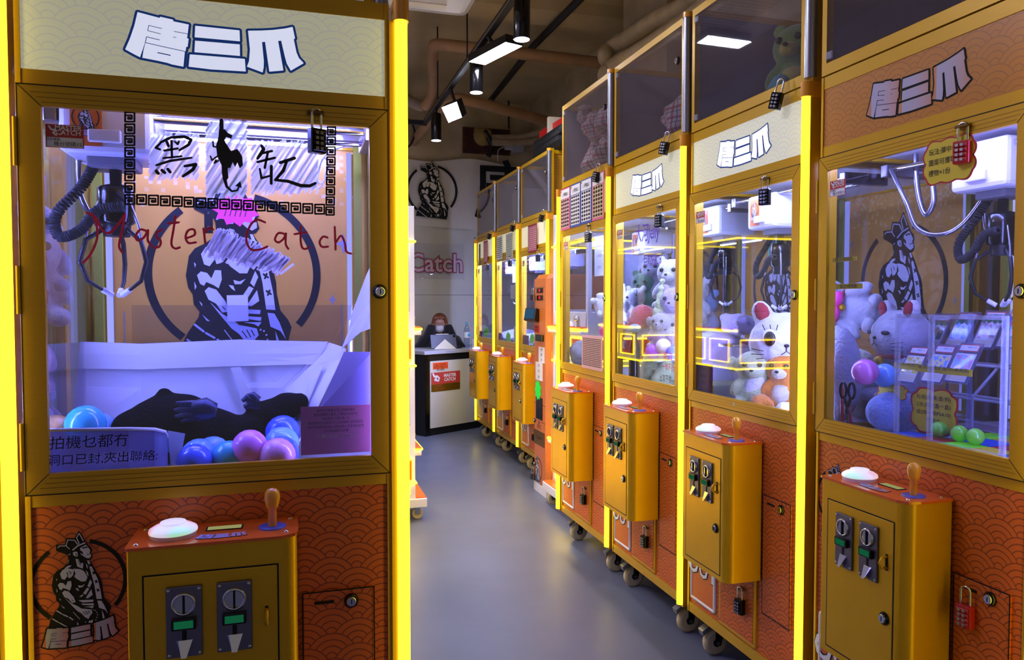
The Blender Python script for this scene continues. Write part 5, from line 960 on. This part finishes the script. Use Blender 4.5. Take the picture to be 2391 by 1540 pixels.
# ---------------------------------------------------------------- small two-storey machines
def mini(label, x, y, rot):
    t = thing('toy_machine', label, 'claw machine', (x, y, 0), rot, 'white two-storey toy machines'); W, D = .30, .52
    def f(b):
        for a in (-W, W - .03):
            for c in (0, D - .03): b.box(a, a + .03, c, c + .03, .14, 1.90, 'white plastic', .004)
        b.box(-W, W, 0, D, .14, .165, 'white plastic'); b.box(-W, W, 0, D, 1.70, 1.90, 'white plastic', .01)
        for z0, z1 in ((.25, .58), (.94, 1.27)): b.box(-W, W, .0, D, z0, z1, 'white plastic', .006)
    put('cabinet', f, t, key='mcab')
    put('back_panel', lambda b: b.box(-W + .03, W - .03, D - .02, D - .01, .2, 1.7, 'white').box(-W + .03, W - .03, .02, D - .03, .58, .59, 'deck white').box(-W + .03, W - .03, .02, D - .03, 1.27, 1.28, 'deck white'), t, key='mback')
    for z0, z1 in ((.58, .94), (1.27, 1.70)):
        put('glass', lambda b: b.box(-W + .02, W - .02, .004, .008, z0, z1, 'pane'), t, key=('mgl', z0)); [put('side_glass', lambda b: b.box(min(s * (W - .008), s * (W - .004)), max(s * (W - .008), s * (W - .004)), .02, D - .02, z0, z1, 'side pane'), t, key=('mgs', z0, s)) for s in (-1, 1)]
        put('lamp', lambda b: b.box(-.2, .2, .2, .22, z1 - .012, z1 - .006, 'led white'), t, key=('mlm', z1))
    for z in (.44, 1.17):
        l = put('control_ledge', lambda b: b.box(-W, W, -.04, .005, z - .04, z - .012, 'white plastic', .006).box(-W + .005, W - .005, -.038, .003, z - .0, z + .012, 'orange top', .004), t, key=('mled', z))
        put('neon_edge', lambda b: b.tube([(-W + .0, .0, z - .006), (-W + .0, -.015, z - .006), (-W + .03, -.044, z - .006), (W - .03, -.044, z - .006), (W, -.015, z - .006), (W, 0, z - .006)], .008, 'mini neon', 8), l, key=('mne', z))
        for x in (-.13, .16):
            put('joystick', lambda b: b.lathe([(.004, 0), (.004, .03)], 'chrome', 10).ell((0, 0, .045), .019, 'chrome', 16).lathe([(.02, 0), (.016, .004)], 'steel', 16), l, loc=(x, -.012, z + .012), key='mjoy')
        put('push_button', lambda b: b.lathe([(.04, 0), (.036, .014), (.02, .024), (.001, .028)], 'button lamp', 20), l, loc=(.03, -.005, z + .012), key='mbut')
        put('coin_panel', lambda b: b.box(-.22, -.02, -.003, .001, z - .19, z - .06, 'orange panel').box(.04, .22, -.003, .001, z - .19, z - .06, 'orange panel'), t, key=('mop', z))
        for a, c in ((-.22, -.02), (.04, .22)): put('neon_frame', lambda b: b.tube([(a, -.004, z - .19), (c, -.004, z - .19), (c, -.004, z - .06), (a, -.004, z - .06)], .005, 'mini neon', 8, closed=True), t, key=('mnf', z, a))
        put('side_panel', lambda b: (b.box(W - .001, W + .003, .02, .40, z - .19, z - .06, 'orange panel'), b.box(-W - .003, -W + .001, .02, .40, z - .19, z - .06, 'orange panel')), t, key=('msp', z))
        put('side_neon', lambda b: [b.tube([(s * (W + .004), c, z_) for c, z_ in ((.02, z - .19), (.40, z - .19), (.40, z - .06), (.02, z - .06))], .005, 'mini neon', 8, closed=True) for s in (-1, 1)], t, key=('msn', z))
        put('vents', lambda b: [b.box(-.05 + k * .03, -.03 + k * .03, -.0435, -.039, z - .030, z - .020, 'black') for k in range(4)] + [b.box(s * W - .002, s * W + .002, -.034 + .014 * k, -.026 + .014 * k, z - .034, z - .018, 'white') for s in (-1, 1) for k in range(2)], l, key=('mvt', z))
    for z in (.235, .945, 1.69): put('neon_band', lambda b: b.tube([(-W - .003, D - .05, z), (-W - .003, -.005, z), (W + .003, -.005, z), (W + .003, D - .05, z)], .006, 'mini neon', 8), t, key=('mnb', z))
    put('base', lambda b: b.box(-W - .01, W + .01, -.07, D, .085, .14, 'white plastic', .005).box(-W, W, -.065, .0, .14, .146, 'orange top'), t, key='mbase')
    for a in (-.24, .24):
        for c in (-.02, D - .08): put('caster', lambda b: b.lathe([(.033, -.012), (.035, 0), (.033, .012)], 'wheel amber' if 0 else 'ivory wheel', 16, Matrix.Translation((0, 0, .035)) @ Matrix.Rotation(PI / 2, 4, 'Y')).box(-.02, .02, -.025, .025, .072, .086, 'steel').box(-.018, -.014, -.015, .015, .03, .075, 'steel').box(.014, .018, -.015, .015, .03, .075, 'steel'), t, loc=(a, c, 0), key='mcas')
    return t
m1 = mini('white toy machine with yellow neon edges, right beside the large machine\'s corner light', .68, 4.70, PI / 2)
m2 = dup(m1, 'white toy machine with yellow neon edges mirrored in the middle machines\' glass', (.44, 3.95, 0), PI / 2)
m3 = dup(m1, 'white toy machine with yellow neon edges between the kiosk and near row', (1.63, 4.30, 0), -PI / 2)
for k, (o, y0) in enumerate(((m1, 4.70), (m3, 4.30))):
    for i in range(3):
        sgn = -1 if k == 0 else 1; xx = (.68 - .22) if k == 0 else (1.63 + .22)
        ball((xx, y0 - .15 + .14 * i, .59 + .037), .036, ('bgreen', 'bpurple', 'bwhite')[i], ('green', 'purple', 'white')[i] + ' ball on the lower deck of ' + ('the toy machine beside the large machine' if k == 0 else 'the toy machine beside the kiosk'))
# ---------------------------------------------------------------- orange kiosk
KX, KY0, KY1, KH = 1.615, 4.68, 4.95, 1.52
t = thing('exchange_kiosk', 'tall orange coin exchange kiosk with red number displays', 'kiosk', (KX, (KY0 + KY1) / 2, 0), RX); PK = Pl(KX, (KY0 + KY1) / 2, RX); KW = (KY1 - KY0) / 2
mat('kiosk orange', 'd07430', .35, coat=.2, noise=.05, nscale=20)
def f(b):
    P = [(-KW, 0), (KW - .03, 0), (KW, .03), (KW, .42), (-KW, .42)]
    b.prism([(x, y) for x, y in P], lambda x, y: (x, y, .06), lambda x, y: (x, y, KH - .03), 'kiosk orange'); b.prism([(x * .96, y * .98 + .008) for x, y in P], lambda x, y: (x, y, KH - .031), lambda x, y: (x * .94, .02 + y * .92, KH), 'kiosk orange')
    b.box(-KW, KW, -.004, .42, 0, .06, 'white plastic')
    b.stroke([(-KW, KH - .09), (KW - .03, KH - .09)], .003, .0006, 'silver'); b.stroke([(-KW, .62), (KW - .03, .62)], .003, .0006, 'black gap'); b.stroke([(-KW, .50), (KW - .03, .50)], .003, .0006, 'black gap')
    for y0, y1 in ((.07, .38),): b.tube([(KW + .001, y0, .16), (KW + .001, y1, .16), (KW + .001, y1, KH - .12), (KW + .001, y0, KH - .12)], .004, 'kiosk orange', 6, closed=True)
put('body', f, t)
def kp(u, v): return PK.px(u, v)
def kbox(name, u0, v0, u1, v1, m, th=.004, label=None, text=None, size=.02):
    a, c = kp(u0, v1), kp(u1, v0)
    def f(b):
        b.box(a.x, c.x, -th, 0, a.z, c.z, m, min(.002, th / 3))
        if text:
            for i, s in enumerate(text): b.text(s, size, ((a.x + c.x) / 2, -th - .0006, c.z - (c.z - a.z) * (i + .6) / (len(text) + .2)), 'ink', sx=.9)
    return put(name, f, t, label=label)
for v in (678, 695): o = kbox('number_display', 1254, v - 6, 1268, v + 6, 'gloss black', .004); a, c = kp(1255.5, v + 5), kp(1266.5, v - 5); put('digits', lambda b: [b.text('8888', c.z - a.z, ((a.x + c.x) / 2, -.0046, (a.z + c.z) / 2), 'led red', sx=.55)], o)
a = kp(1250, 738); k = put('card_reader', lambda b: b.box(-.05, .05, -.07, .0, -.045, .045, 'black', .006), t, loc=(a.x + .03, -.005, a.z)); put('screen', lambda b: b.box(-.042, .036, -.072, -.070, -.032, .036, 'screen blue'), k); k.rotation_euler = (-.25, 0, .55)
kbox('red_notice', 1247, 760, 1260, 775, 'sticker red', .002, 'red notice', ['換幣機', '只收紙幣'], .018); kbox('bill_slot', 1256, 782, 1270, 795, 'gloss black', .02)
kbox('price_notice', 1258, 811, 1272, 845, 'notice white', .002, 'white notice with yellow head', ['收費', '說明', '$10'], .02); kbox('paper_notice', 1251, 847, 1267, 885, 'notice white', .002, 'white paper notice', ['通告', '請先', '查詢'], .02)
a = kp(1257, 910); put('green_note', lambda b: b.ply([(.07 * (1 if i % 2 else .75) * math.cos(i * PI / 9), .075 * (1 if i % 2 else .75) * math.sin(i * PI / 9)) for i in range(18)], .003, 'neon note', .001) if mat('neon note', '22e040', .5, es=.2) else None, t, loc=(a.x, 0, a.z), label='bright green starburst note')
kbox('coin_window', 1252, 930, 1267, 975, 'gloss black', .003); kbox('coin_cup_sign', 1254, 981, 1264, 1000, 'kiosk orange', .001, None, ['▲', '取幣口'], .034); kbox('brand_strip', 1247, 1012, 1272, 1032, 'gold dark', .002, 'dark gold strip', ['YELLOW'], .03)
a = kp(1256, 1095); put('emblem', lambda b: emblem(b, .0006, .085, a.x, a.z), t)
for v in (980, 1080): a = kp(1248, v); put('lock', lock_mesh, t, loc=(a.x + .012, -.002, a.z), key='lock')
for v, lab in ((690, 'steel padlock at the top left of the orange kiosk'), (1105, 'steel padlock near the floor on the orange kiosk')): a = kp(1248, v); add_padlock((PK.w(a.x + .02, -.02, a.z + .02), RX + .4), lab, 'steel')
# ---------------------------------------------------------------- counter and what stands on it
CA = math.radians(30.7); C0 = Vector((1.213, 7.203, 0))
t = thing('counter', 'grey topped shop counter with black sides and white front panel', 'counter', C0, CA)
def cl(u, v):   # pixel -> counter-front local (x, z)
    d = ray(u, v); n = Vector((-math.sin(CA), math.cos(CA), 0)); s = (C0 - EYE).dot(n) / d.dot(n); q = EYE + d * s - C0; return (q.x * math.cos(CA) + q.y * math.sin(CA), q.z)
put('frame', lambda b: b.box(0, 1.3, .0, .03, 0.0, .815, 'black').box(0, .03, .03, .46, 0, .815, 'black').box(1.27, 1.3, .03, .46, 0, .815, 'black').box(0, .06, -.004, .0, .0, .815, 'gloss black'), t); put('top', lambda b: b.box(-.04, 1.35, -.04, .52, .815, .85, 'counter top', .003) if mat('counter top', 'a8a8ac', .4) else None, t)
x0 = cl(1003, 900)[0]; put('front_panel', lambda b: b.box(x0, 1.28, -.012, -.002, .075, .745, 'cream panel', .002) if mat('cream panel', 'd2cebc', .4) else None, t)
a, c = cl(1005, 915), cl(1072, 864)
def f(b):
    w = c[0] - a[0]; h = c[1] - a[1]; cx = (a[0] + c[0]) / 2
    b.box(a[0], c[0], -.0145, -.0125, a[1] + h * .38, c[1], 'sticker red'); b.box(a[0], c[0], -.0145, -.0125, a[1], a[1] + h * .38, 'gold dark')
    for s, z in (('MASTER', .80), ('CATCH', .58)): b.text(s, h * .24, (cx + w * .14, -.0150, a[1] + h * z), 'white', bold=.03)
    b.stroke([(a[0] + w * x, a[1] + h * z) for x, z in ((.06, .94), (.10, .80), (.20, .80), (.12, .62), (.24, .56))], w * .05, .0147, 'white')
    b.stroke([(a[0] + w * x, a[1] + h * z) for x, z in ((.22, .78), (.27, .70), (.25, .60))], w * .04, .0147, 'white')
    b.text('營業時間', h * .12, (cx - w * .25, -.015, a[1] + h * .29), 'sticker red'); b.text('00:00 - 00:00', h * .12, (cx - w * .22, -.015, a[1] + h * .12), 'sticker red')
put('poster', f, t, label='red poster with white lettering')
a2, c2 = cl(1009, 862), cl(1044, 844)
put('orange_note', lambda b: (b.box(a2[0], c2[0], -.0145, -.0125, a2[1], c2[1], 'note orange'), [b.text(s, .026, ((a2[0] + c2[0]) / 2, -.0152, c2[1] - .022 - i * .026), 'ink') for i, s in enumerate(('小童必須由成人', '陪同及照顧方可', '進入遊玩'))]), t, label='orange handwritten note')
put('edge_writing', lambda b: [b.stroke([(.24 + .022 * k, .826), (.25 + .022 * k, .838), (.256 + .022 * k, .828)], .0018, .0402, 'ink') for k in range(7)], t)
Zc = .851
t = thing('tablet', 'grey tablet in a folded white stand case on the counter', 'tablet', (1.47, 7.53, Zc), CA * .2)
put('slate', lambda b: b.box(-.14, .14, -.004, .004, 0, .145, 'tablet back', .004) if mat('tablet back', '4a4e5c', .4) else None, t, loc=(0, 0, .004), rot=(-.28, 0, 0)); put('stand', lambda b: b.prism([(-.125, 0), (.115, 0), (.0, .10)], lambda x, z: (x, -.055 + z * .30, z), lambda x, z: (x, -.052 + z * .30, z), 'cream'), t); put('camera', lambda b: b.box(.105, .13, -.008, -.004, .115, .137, 'gloss black', .001), t, loc=(0, .0, .004), rot=(-.28, 0, 0)); put('pencil', lambda b: b.tube([(-.08, 0, .150), (.06, 0, .150)], .0045, 'white', 8), t, loc=(0, 0, .004), rot=(-.28, 0, 0))
t = thing('water_bottle', 'clear water bottle with blue cap and blue label on the counter', 'bottle', (1.735, 7.64, Zc), 0)
put('body', lambda b: b.lathe([(.03, 0), (.034, .01), (.032, .06), (.034, .10), (.034, .17), (.026, .21), (.013, .235), (.013, .25)], 'bottle plastic', 18), t); put('label', lambda b: b.lathe([(.0348, .105), (.0348, .165)], 'white', 18).ell((.012, -.031, .135), (.018, .006, .02), 'bteal', 12), t); put('cap', lambda b: b.lathe([(.0145, .247), (.0145, .268)], 'bteal', 16), t)
tag(put('pouch', lambda b: b.ell((0, 0, .012), (.045, .03, .013), 'black', 12, nz=.3), loc=(1.64, 7.60, Zc)), 'small dark pouch left of the water bottle', 'pouch')
t = thing('desk_box', 'small beige box with pens at the counter\'s right end', 'box', (1.85, 7.66, Zc), CA); put('box', lambda b: b.box(-.035, .035, -.035, .035, 0, .09, 'cream', .002), t); put('pen', lambda b: b.tube([(0, 0, .01), (-.02, .0, .17)], .004, 'red', 6), t)
# ---------------------------------------------------------------- person behind the counter
pp = Vector((1.50, 7.93, 0)); FA = -.19
t = thing('person', 'person in black hoodie and face mask leaning on the counter, chin in hands', 'person', pp, FA)
def f(b):     # body: hips to head, arms to the cheeks, one mesh
    b.ell((0, .12, .62), (.15, .12, .14), 'skin', 14); b.ell((0, .10, .80), (.14, .10, .20), 'skin', 14); b.ell((0, .05, .98), (.17, .09, .08), 'skin', 14); b.tube([(0, .04, 1.0), (0, .0, 1.08)], [.05, .046], 'skin', 12)
    b.ell((0, -.02, 1.155), (.072, .088, .10), 'skin', 18); b.ell((0, -.055, 1.10), (.05, .045, .05), 'skin', 14); b.ell((0, -.108, 1.145), (.011, .016, .02), 'skin', 10)
    for s in (-1, 1):
        b.ell((s * .072, -.005, 1.14), (.010, .018, .026), 'skin', 8); b.tube([(s * .16, .05, .97), (s * .20, -.10, .87)], [.05, .042], 'skin', 10); b.tube([(s * .20, -.10, .87), (s * .085, -.10, 1.05)], [.042, .028], 'skin', 10)
        b.ell((s * .078, -.095, 1.085), (.018, .03, .036), 'skin', 10)
        for k in range(4): b.tube([(s * .078, -.085 - .012 * k + .018, 1.11), (s * .080, -.085 - .012 * k + .02, 1.145 - .004 * abs(k - 1)), (s * .074, -.08 - .012 * k + .02, 1.168 - .007 * abs(k - 1))], [.008, .0075, .006], 'skin', 8)
        b.tube([(s * .07, -.115, 1.075), (s * .058, -.118, 1.10), (s * .05, -.112, 1.118)], [.009, .008, .006], 'skin', 8)
        b.tube([(s * .08, .10, .56), (s * .10, -.22, .52)], [.085, .06], 'skin', 12); b.tube([(s * .10, -.22, .52), (s * .10, -.16, .08)], [.06, .04], 'skin', 12); b.ell((s * .10, -.20, .04), (.04, .10, .035), 'skin', 10)
put('body', f, t, mods=soft(.009, 3))
def f(b):
    b.ell((0, .10, .80), (.185, .135, .23), 'hoodie', 16); b.ell((0, .06, .97), (.205, .115, .09), 'hoodie', 16); b.ell((0, .06, 1.04), (.10, .085, .05), 'hoodie', 14)
    for s in (-1, 1): b.ell((s * .17, .05, .955), (.075, .08, .075), 'hoodie', 12); b.tube([(s * .17, .05, .95), (s * .215, -.10, .885)], [.075, .07], 'hoodie', 12); b.tube([(s * .215, -.10, .885), (s * .13, -.10, 1.0), (s * .092, -.10, 1.10), (s * .084, -.095, 1.145)], [.070, .062, .056, .045], 'hoodie', 12); b.ell((s * .21, -.09, .90), (.07, .07, .055), 'hoodie', 12)
put('hoodie', f, t, mods=soft(.011, 4))
def f(b):
    b.ell((0, .012, 1.185), (.086, .092, .088), 'hair', 20); b.ell((0, .05, 1.12), (.078, .06, .09), 'hair', 16)
    for s in (-1, 1): b.tube([(s * .02, -.065, 1.245), (s * .062, -.078, 1.20), (s * .082, -.06, 1.13), (s * .086, -.03, 1.06)], [.016, .020, .018, .010], 'hair', 10)
    for k in range(5): b.tube([(-.036 + .018 * k, -.05, 1.250), (-.055 + .027 * k, -.096, 1.225), (-.05 + .026 * k, -.104, 1.188)], [.014, .013, .004], 'hair', 8)
    b.tube([(-.05, .08, 1.10), (-.11, .05, 1.04), (-.16, .0, 1.02), (-.20, -.03, .96), (-.205, -.04, .90)], [.035, .034, .032, .022, .006], 'hair', 12)
put('hair', f, t, mods=soft(.006, 2))
put('face_mask', lambda b: b.ell((0, -.072, 1.107), (.058, .052, .046), 'mask', 16), t, mods=None)
for s in (-1, 1): put('eye', lambda b: b.ell((s * .028, -.104, 1.168), (.011, .005, .006), 'eye white', 10).ell((s * .028, -.1075, 1.166), (.0055, .003, .0055), 'eye black', 8), t)
put('glasses', lambda b: [b.tube(ringp(s * .03, 1.160, .022, .017, -.114), .0016, 'black', 6, closed=True) for s in (-1, 1)] + [b.tube([(-.009, -.115, 1.163), (.009, -.115, 1.163)], .0016, 'black', 6)], t)
t.location = pp + Vector((0, 0, -.055))
st = thing('stool', 'black stool under the person behind the counter', 'stool', (1.52, 8.05, 0), 0); put('seat', lambda b: b.lathe([(.17, .40), (.18, .42), (.17, .445)], 'black', 20), st); put('post', lambda b: b.tube([(0, 0, .03), (0, 0, .40)], .025, 'steel', 10), st); put('foot', lambda b: b.lathe([(.19, 0), (.18, .02), (.03, .04)], 'steel', 20), st)
# ---------------------------------------------------------------- back wall: banner, neon letters
YW = YB - .02
def bw(u, v, Y=YW): q = ony(u, v, Y); return (q.x, q.z)
bx0, bz1 = bw(860, 360); bx1, bz0 = bw(1233, 535)
t = thing('banner', 'wrinkled white cloth banner with black emblem and big character', 'banner', (0, YW - .03, 0), 0)
def wr(x, z): return .012 * math.sin(2.3 * x + 3.1 * z) + .010 * math.sin(7.1 * x - 2.2 * z) + .006 * math.sin(13 * x + 5 * z) + .012 * math.exp(-((x - 1.95 - .12 * (z - 2.4)) / .06) ** 2)
def f(b):
    nx, nzz = 60, 20; vs = []
    for j in range(nzz + 1):
        for i in range(nx + 1):
            x = bx0 + (bx1 - bx0) * i / nx; z0 = bz0 + .03 * math.sin(2.2 * x); z1 = bz1 - .05 * math.sin(2.9 * x + .5) ** 2; z = z0 + (z1 - z0) * j / nzz; vs.append((x, -.012 - wr(x, z), z))
    k = len(vs); fs = [(j * (nx + 1) + i, j * (nx + 1) + i + 1, (j + 1) * (nx + 1) + i + 1, (j + 1) * (nx + 1) + i) for j in range(nzz) for i in range(nx)]
    b.add(vs, fs, 'banner cloth', True); b.add([(x, y + .003, z) for x, y, z in vs], [q_[::-1] for q_ in fs], 'banner cloth', True)
put('cloth', f, t)
ec = bw(1006, 447); er = bw(1065, 447)[0] - ec[0]
put('emblem', lambda b: emblem(b, .055, er * .95, ec[0], ec[1], base=False, white='banner cloth'), t)
def f(b):
    q = bw(1172, 458); b.text('唐', .74, (q[0], -.056, q[1]), 'print black', bold=.014)
put('character', f, t)
t = thing('letter_sign', 'unlit pink neon letter sign on clear acrylic board', 'sign', (0, YW, 0), 0); q = bw(1081, 617); qa = bw(1083, 570); qb = bw(840, 650)
put('board', lambda b: b.box(qb[0], qa[0], -.03, -.024, qb[1], qa[1], 'acrylic'), t)
for n_, m_, bo, d in (('outline', 'sign dark', .05, .034), ('glow_tube', 'sign pink', .032, .040), ('letters', 'sign pale', .006, .046)): put(n_, lambda b: b.text('Master Catch', .30, (q[0], -d, q[1]), m_, align='RIGHT', bold=bo, sx=.92), t)
# ---------------------------------------------------------------- ceiling: track, lamps, AC, pipes
t = thing('lighting_track', 'black lighting track hung below the ceiling', 'track', (1.2, 5, 3.05), 0)
put('rail', lambda b: b.box(-.018, .018, -2.4, 2.1, -.02, .02, 'black').box(-.020, -.018, -2.4, 2.1, -.012, .0, 'steel').box(-.8, .02, 2.06, 2.1, -.02, .02, 'black'), t)
put('upper_channel', lambda b: b.box(.03, .055, -2.4, 1.6, .05, .09, 'dark steel'), t)
for y in (-2.0, -.9, .25, 1.4): put('drop_rod', lambda b: b.tube([(0, 0, .02), (0, 0, ZC - 3.05)], .006, 'dark steel', 6), t, loc=(.0, y, 0), key='drod')
def spotlamp(u, v, label):
    y = 1.2 / math.tan(YAW + math.atan((u - CX) / F)); p = ony(u, v, y); t = thing('spot_lamp', label, 'lamp', (1.2, y, p.z), 0, 'black cylinder spot lamps'); h = .235
    put('housing', lambda b: b.lathe([(.044, 0), (.046, .003), (.046, h - .01), (.04, h)], 'gloss black', 24), t, key='sph'); put('lens', lambda b: b.lathe([(.043, -.0015), (.001, -.001)], 'spot glow', 24), t, key='spl')
    put('stem', lambda b: b.tube([(0, 0, h), (0, 0, 3.03 - p.z)], .012, 'black', 8), t); l = bpy.data.lights.new('beam', 'SPOT'); l.energy = 55; l.color = (.86, .9, 1); l.spot_size = 1.35; l.spot_blend = .6; l.shadow_soft_size = .04; lo = bpy.data.objects.new('beam', l); COL.objects.link(lo); lo.parent = t; lo.location = (0, 0, -.006)
for u, v, lab in ((1218, 92, 'black spot lamp, largest, nearest along the track'), (1113, 216, 'black spot lamp between the panel lamp and square lamp'), (1020, 328, 'black spot lamp, farthest along the track')): spotlamp(u, v, lab)
def quad_lamp(px, zs, label, hh, em_='lamp white'):
    q = [onz(u, v, z) for (u, v), z in zip(px, zs)] if zs else px; c = sum(q, Vector()) / 4; t = thing('panel_lamp', label, 'lamp', c, 0); n = (q[1] - q[0]).cross(q[3] - q[0]).normalized(); n = n if n.z > 0 else -n; q = [v - c for v in q]; big = [v * 1.04 for v in q]
    def f(b): b.add(big + [v + n * hh for v in big], [(3, 2, 1, 0), (4, 5, 6, 7), (0, 1, 5, 4), (1, 2, 6, 5), (2, 3, 7, 6), (3, 0, 4, 7)], 'black')
    put('housing', f, t); put('diffuser', lambda b: b.add([v - n * .002 for v in q] + [v - n * .0005 for v in q], [(0, 1, 2, 3), (7, 6, 5, 4), (0, 1, 5, 4), (1, 2, 6, 5), (2, 3, 7, 6), (3, 0, 4, 7)], em_), t)
    put('bracket', lambda b: b.tube([n * hh, Vector((1.2 - c.x, 0, 3.04 - c.z)) if abs(c.x - 1.2) < .3 else Vector((0, 0, min(ZC, 2.999 if c.z < 3 else ZC) - c.z))], .014, 'black', 8), t)
quad_lamp([(1096, 143.7), (1180, 99), (1218, 107.7), (1132.5, 150.6)], [2.93] * 4, 'bright rectangular panel lamp hung from the track', .05)
quad_lamp([(1032, 251), (1066, 238), (1078, 273.5), (1048, 285.5)], [2.90, 2.90, 2.80, 2.80], 'bright square lamp tilted on the track', .06)
mir = [onz(u, v, 2.93) for u, v in ((1629, 100), (1655, 83), (1751, 97), (1722, 112))]; mir = [Vector((2 * 1.423 - q.x, q.y, q.z)) for q in mir]
quad_lamp(mir, None, 'panel lamp above the photo, mirrored in the green plush storage', .05)
for (x_, y_), la in (((-.9, 2.4), 'added unseen fill lamp high on the left, nearer one'), ((-1.35, 3.3), 'added unseen fill lamp high on the left, farther one')): quad_lamp([Vector((x_ + p_, y_ + q_, 3.52)) for p_, q_ in ((-.15, -.4), (.15, -.4), (.15, .4), (-.15, .4))], None, la, .05, 'lamp fill')  # unseen fill lamps added to brighten the storages and right-hand fronts
t = thing('air_conditioner', 'white ceiling cassette air conditioner at the top', 'air conditioner', (.50, 3.80, 3.0), 0)
put('panel', lambda b: b.box(-.47, .47, -.47, .49, 0, .05, 'ac white', .045), t); put('body', lambda b: b.box(-.42, .42, -.42, .42, .05, .28, 'ac white', .01), t); put('grille', lambda b: [b.box(-.26, .26, -.24 + .04 * k, -.22 + .04 * k, -.004, .002, 'grey plastic') for k in range(12)], t)
for a, c in ((-.40, -.40), (.40, -.40), (-.40, .40), (.40, .40)): put('hanger_rod', lambda b: b.tube([(0, 0, .28), (0, 0, ZC - 3.0)], .006, 'dark steel', 6), t, loc=(a, c, 0), key='acr')
for s_, (a, c, e, g) in enumerate(((-.33, .33, .34, .40), (-.33, .33, -.40, -.34))): put('louver', lambda b: b.box(a, c, e, g, -.006, .002, 'cream', .002), t)
def pipe(label, pts, r, m='pipe tan', kind='pipe'): return tag(put('ceiling_pipe', lambda b: b.tube(curve3(pts, 6), r, m, 14)), label, kind)
z1 = 3.45
pipe('tan pipe with taped elbow crossing below the ceiling', [onz(990, 250, 3.25), onz(1002, 235, 3.30), onz(1011, 215, 3.36), onz(1011, 170, z1), onz(1011, 120, z1), onz(1016, 108, z1), onz(1035, 105, z1), onz(1200, 123, z1), onz(1410, 148, z1)], .05)
pipe('tan pipe running lower, from behind lamps to the near row', [onz(955, 345, 3.2), onz(990, 300, 3.2), onz(1025, 258, 3.2), onz(1060, 232, 3.25), onz(1100, 236, 3.25), onz(1200, 262, 3.22), onz(1310, 292, 3.2)], .052)
pipe('pale pipe bend at the left behind the corner light', [onz(940, 225, 3.35), onz(965, 240, 3.35), onz(985, 247, 3.35), onz(1005, 238, 3.36)], .055, 'pipe pale')
xp = 2.35
pipe('thick upper insulated pipe curving over the storage', [onx(1690, -70, xp), onx(1600, 10, xp), onx(1530, 45, xp), onx(1470, 85, xp), onx(1425, 112, xp - .02), onx(1412, 132, xp - .1), onx(1424, 150, xp + .1), onx(1440, 160, xp + .3)], .055, 'pipe pale'); pipe('thick lower insulated pipe curving over the storage', [onx(1760, -70, xp - .1), onx(1640, 20, xp - .1), onx(1560, 75, xp - .1), onx(1490, 120, xp - .1), onx(1430, 155, xp - .12), onx(1412, 178, xp - .15), onx(1440, 190, xp + .2)], .055, 'pipe pale')
pipe('upper pale pipe along the back wall above the black case', [ony(1150, 322, 8.4), ony(1190, 322, 8.4), ony(1230, 318, 8.35), ony(1290, 300, 8.2), ony(1340, 285, 8.1)], .042, 'pipe pale'); pipe('lower pale pipe along the back wall above the black case', [ony(1150, 332, 8.35), ony(1200, 333, 8.35), ony(1250, 328, 8.3), ony(1330, 310, 8.2)], .042, 'pipe pale')
tag(put('conduit', lambda b: b.tube([onz(1480, -130, 3.56), onz(1245, 108, 3.56), onz(1145, 235, 3.56)], .03, 'black', 8)), 'dark cable conduit running along the ceiling', 'conduit')
tag(put('conduit', lambda b: b.tube([onz(1145, 235, 3.56), onz(1150, 236, 3.3)], .02, 'dark steel', 8)), 'short dark drop at the end of ceiling conduit', 'conduit')
tag(put('conduit', lambda b: b.tube([ony(1187, 150, 8.45), ony(1188, 300, 8.5)], .012, 'dark steel', 8)), 'thin dark conduit down the back wall', 'conduit')
tag(put('rusty_plate', lambda b: b.box(bw(1080, 300)[0], bw(1190, 300)[0], -.02, 0, bw(1100, 358)[1], bw(1100, 298)[1], 'rust'), loc=(0, YW, 0)), 'rusty plate on the back wall above the banner', 'plate')
t = lump('foam_blob', 'yellow insulation foam bulging from the rusty plate', (bw(1122, 330)[0], YW - .10, bw(1122, 345)[1]), (.11, .07, .11), 'foam', 91, 12, 'foam'); 
tag(put('hose', lambda b: b.tube(curve3([ony(u, v, 8.42) for u, v in ((1130, 305), (1142, 325), (1148, 345), (1140, 365))]), .03, 'dark steel', 10)), 'dark hose hanging below the yellow foam', 'hose')
t = thing('junction_box', 'white junction box with bracket above the banner', 'junction box', ony(1205, 345, YW - .04), 0); put('box', lambda b: b.box(-.05, .09, -.05, .04, -.06, .07, 'ac white', .006), t); put('plug', lambda b: b.box(-.14, -.05, -.03, .02, -.03, .02, 'white', .004), t); put('wire', lambda b: b.tube(curve3([(-.14, 0, 0), (-.22, 0, -.04), (-.23, 0, -.18)]), .006, 'white', 6), t)
tag(put('wall_cable', lambda b: b.tube(curve3([ony(u, v, 8.3) for u, v in ((945, 275), (960, 285), (968, 310), (958, 338), (940, 348))]), .012, 'dark steel', 8)), 'dark looped cable left of the farthest spot lamp', 'cable')
t = thing('instrument_case', 'black hard case lying on top of far row storage', 'case', PL['G'].w(.10, .2, 2.41), RX); put('shell', lambda b: b.box(-.30, .38, -.16, .14, .0, .17, 'black', .05), t); put('seam', lambda b: b.tube([(-.30, -.161, .09), (.38, -.161, .09)], .006, 'dark steel', 6), t)
t = thing('red_board', 'bright red pointed board lying on the black case', 'board', PL['G'].w(.02, .22, 2.582), RX); put('board', lambda b: b.prism([(-.36, -.02), (-.28, -.09), (.45, -.06), (.45, .06), (-.28, .09)], lambda x, y: (x, y, .0), lambda x, y: (x, y, .09), 'bright red') if mat('bright red', 'd01414', .35) else None, t); put('strap', lambda b: b.box(-.04, 0, -.11, .11, -.0, .14, 'cream', .003), t)
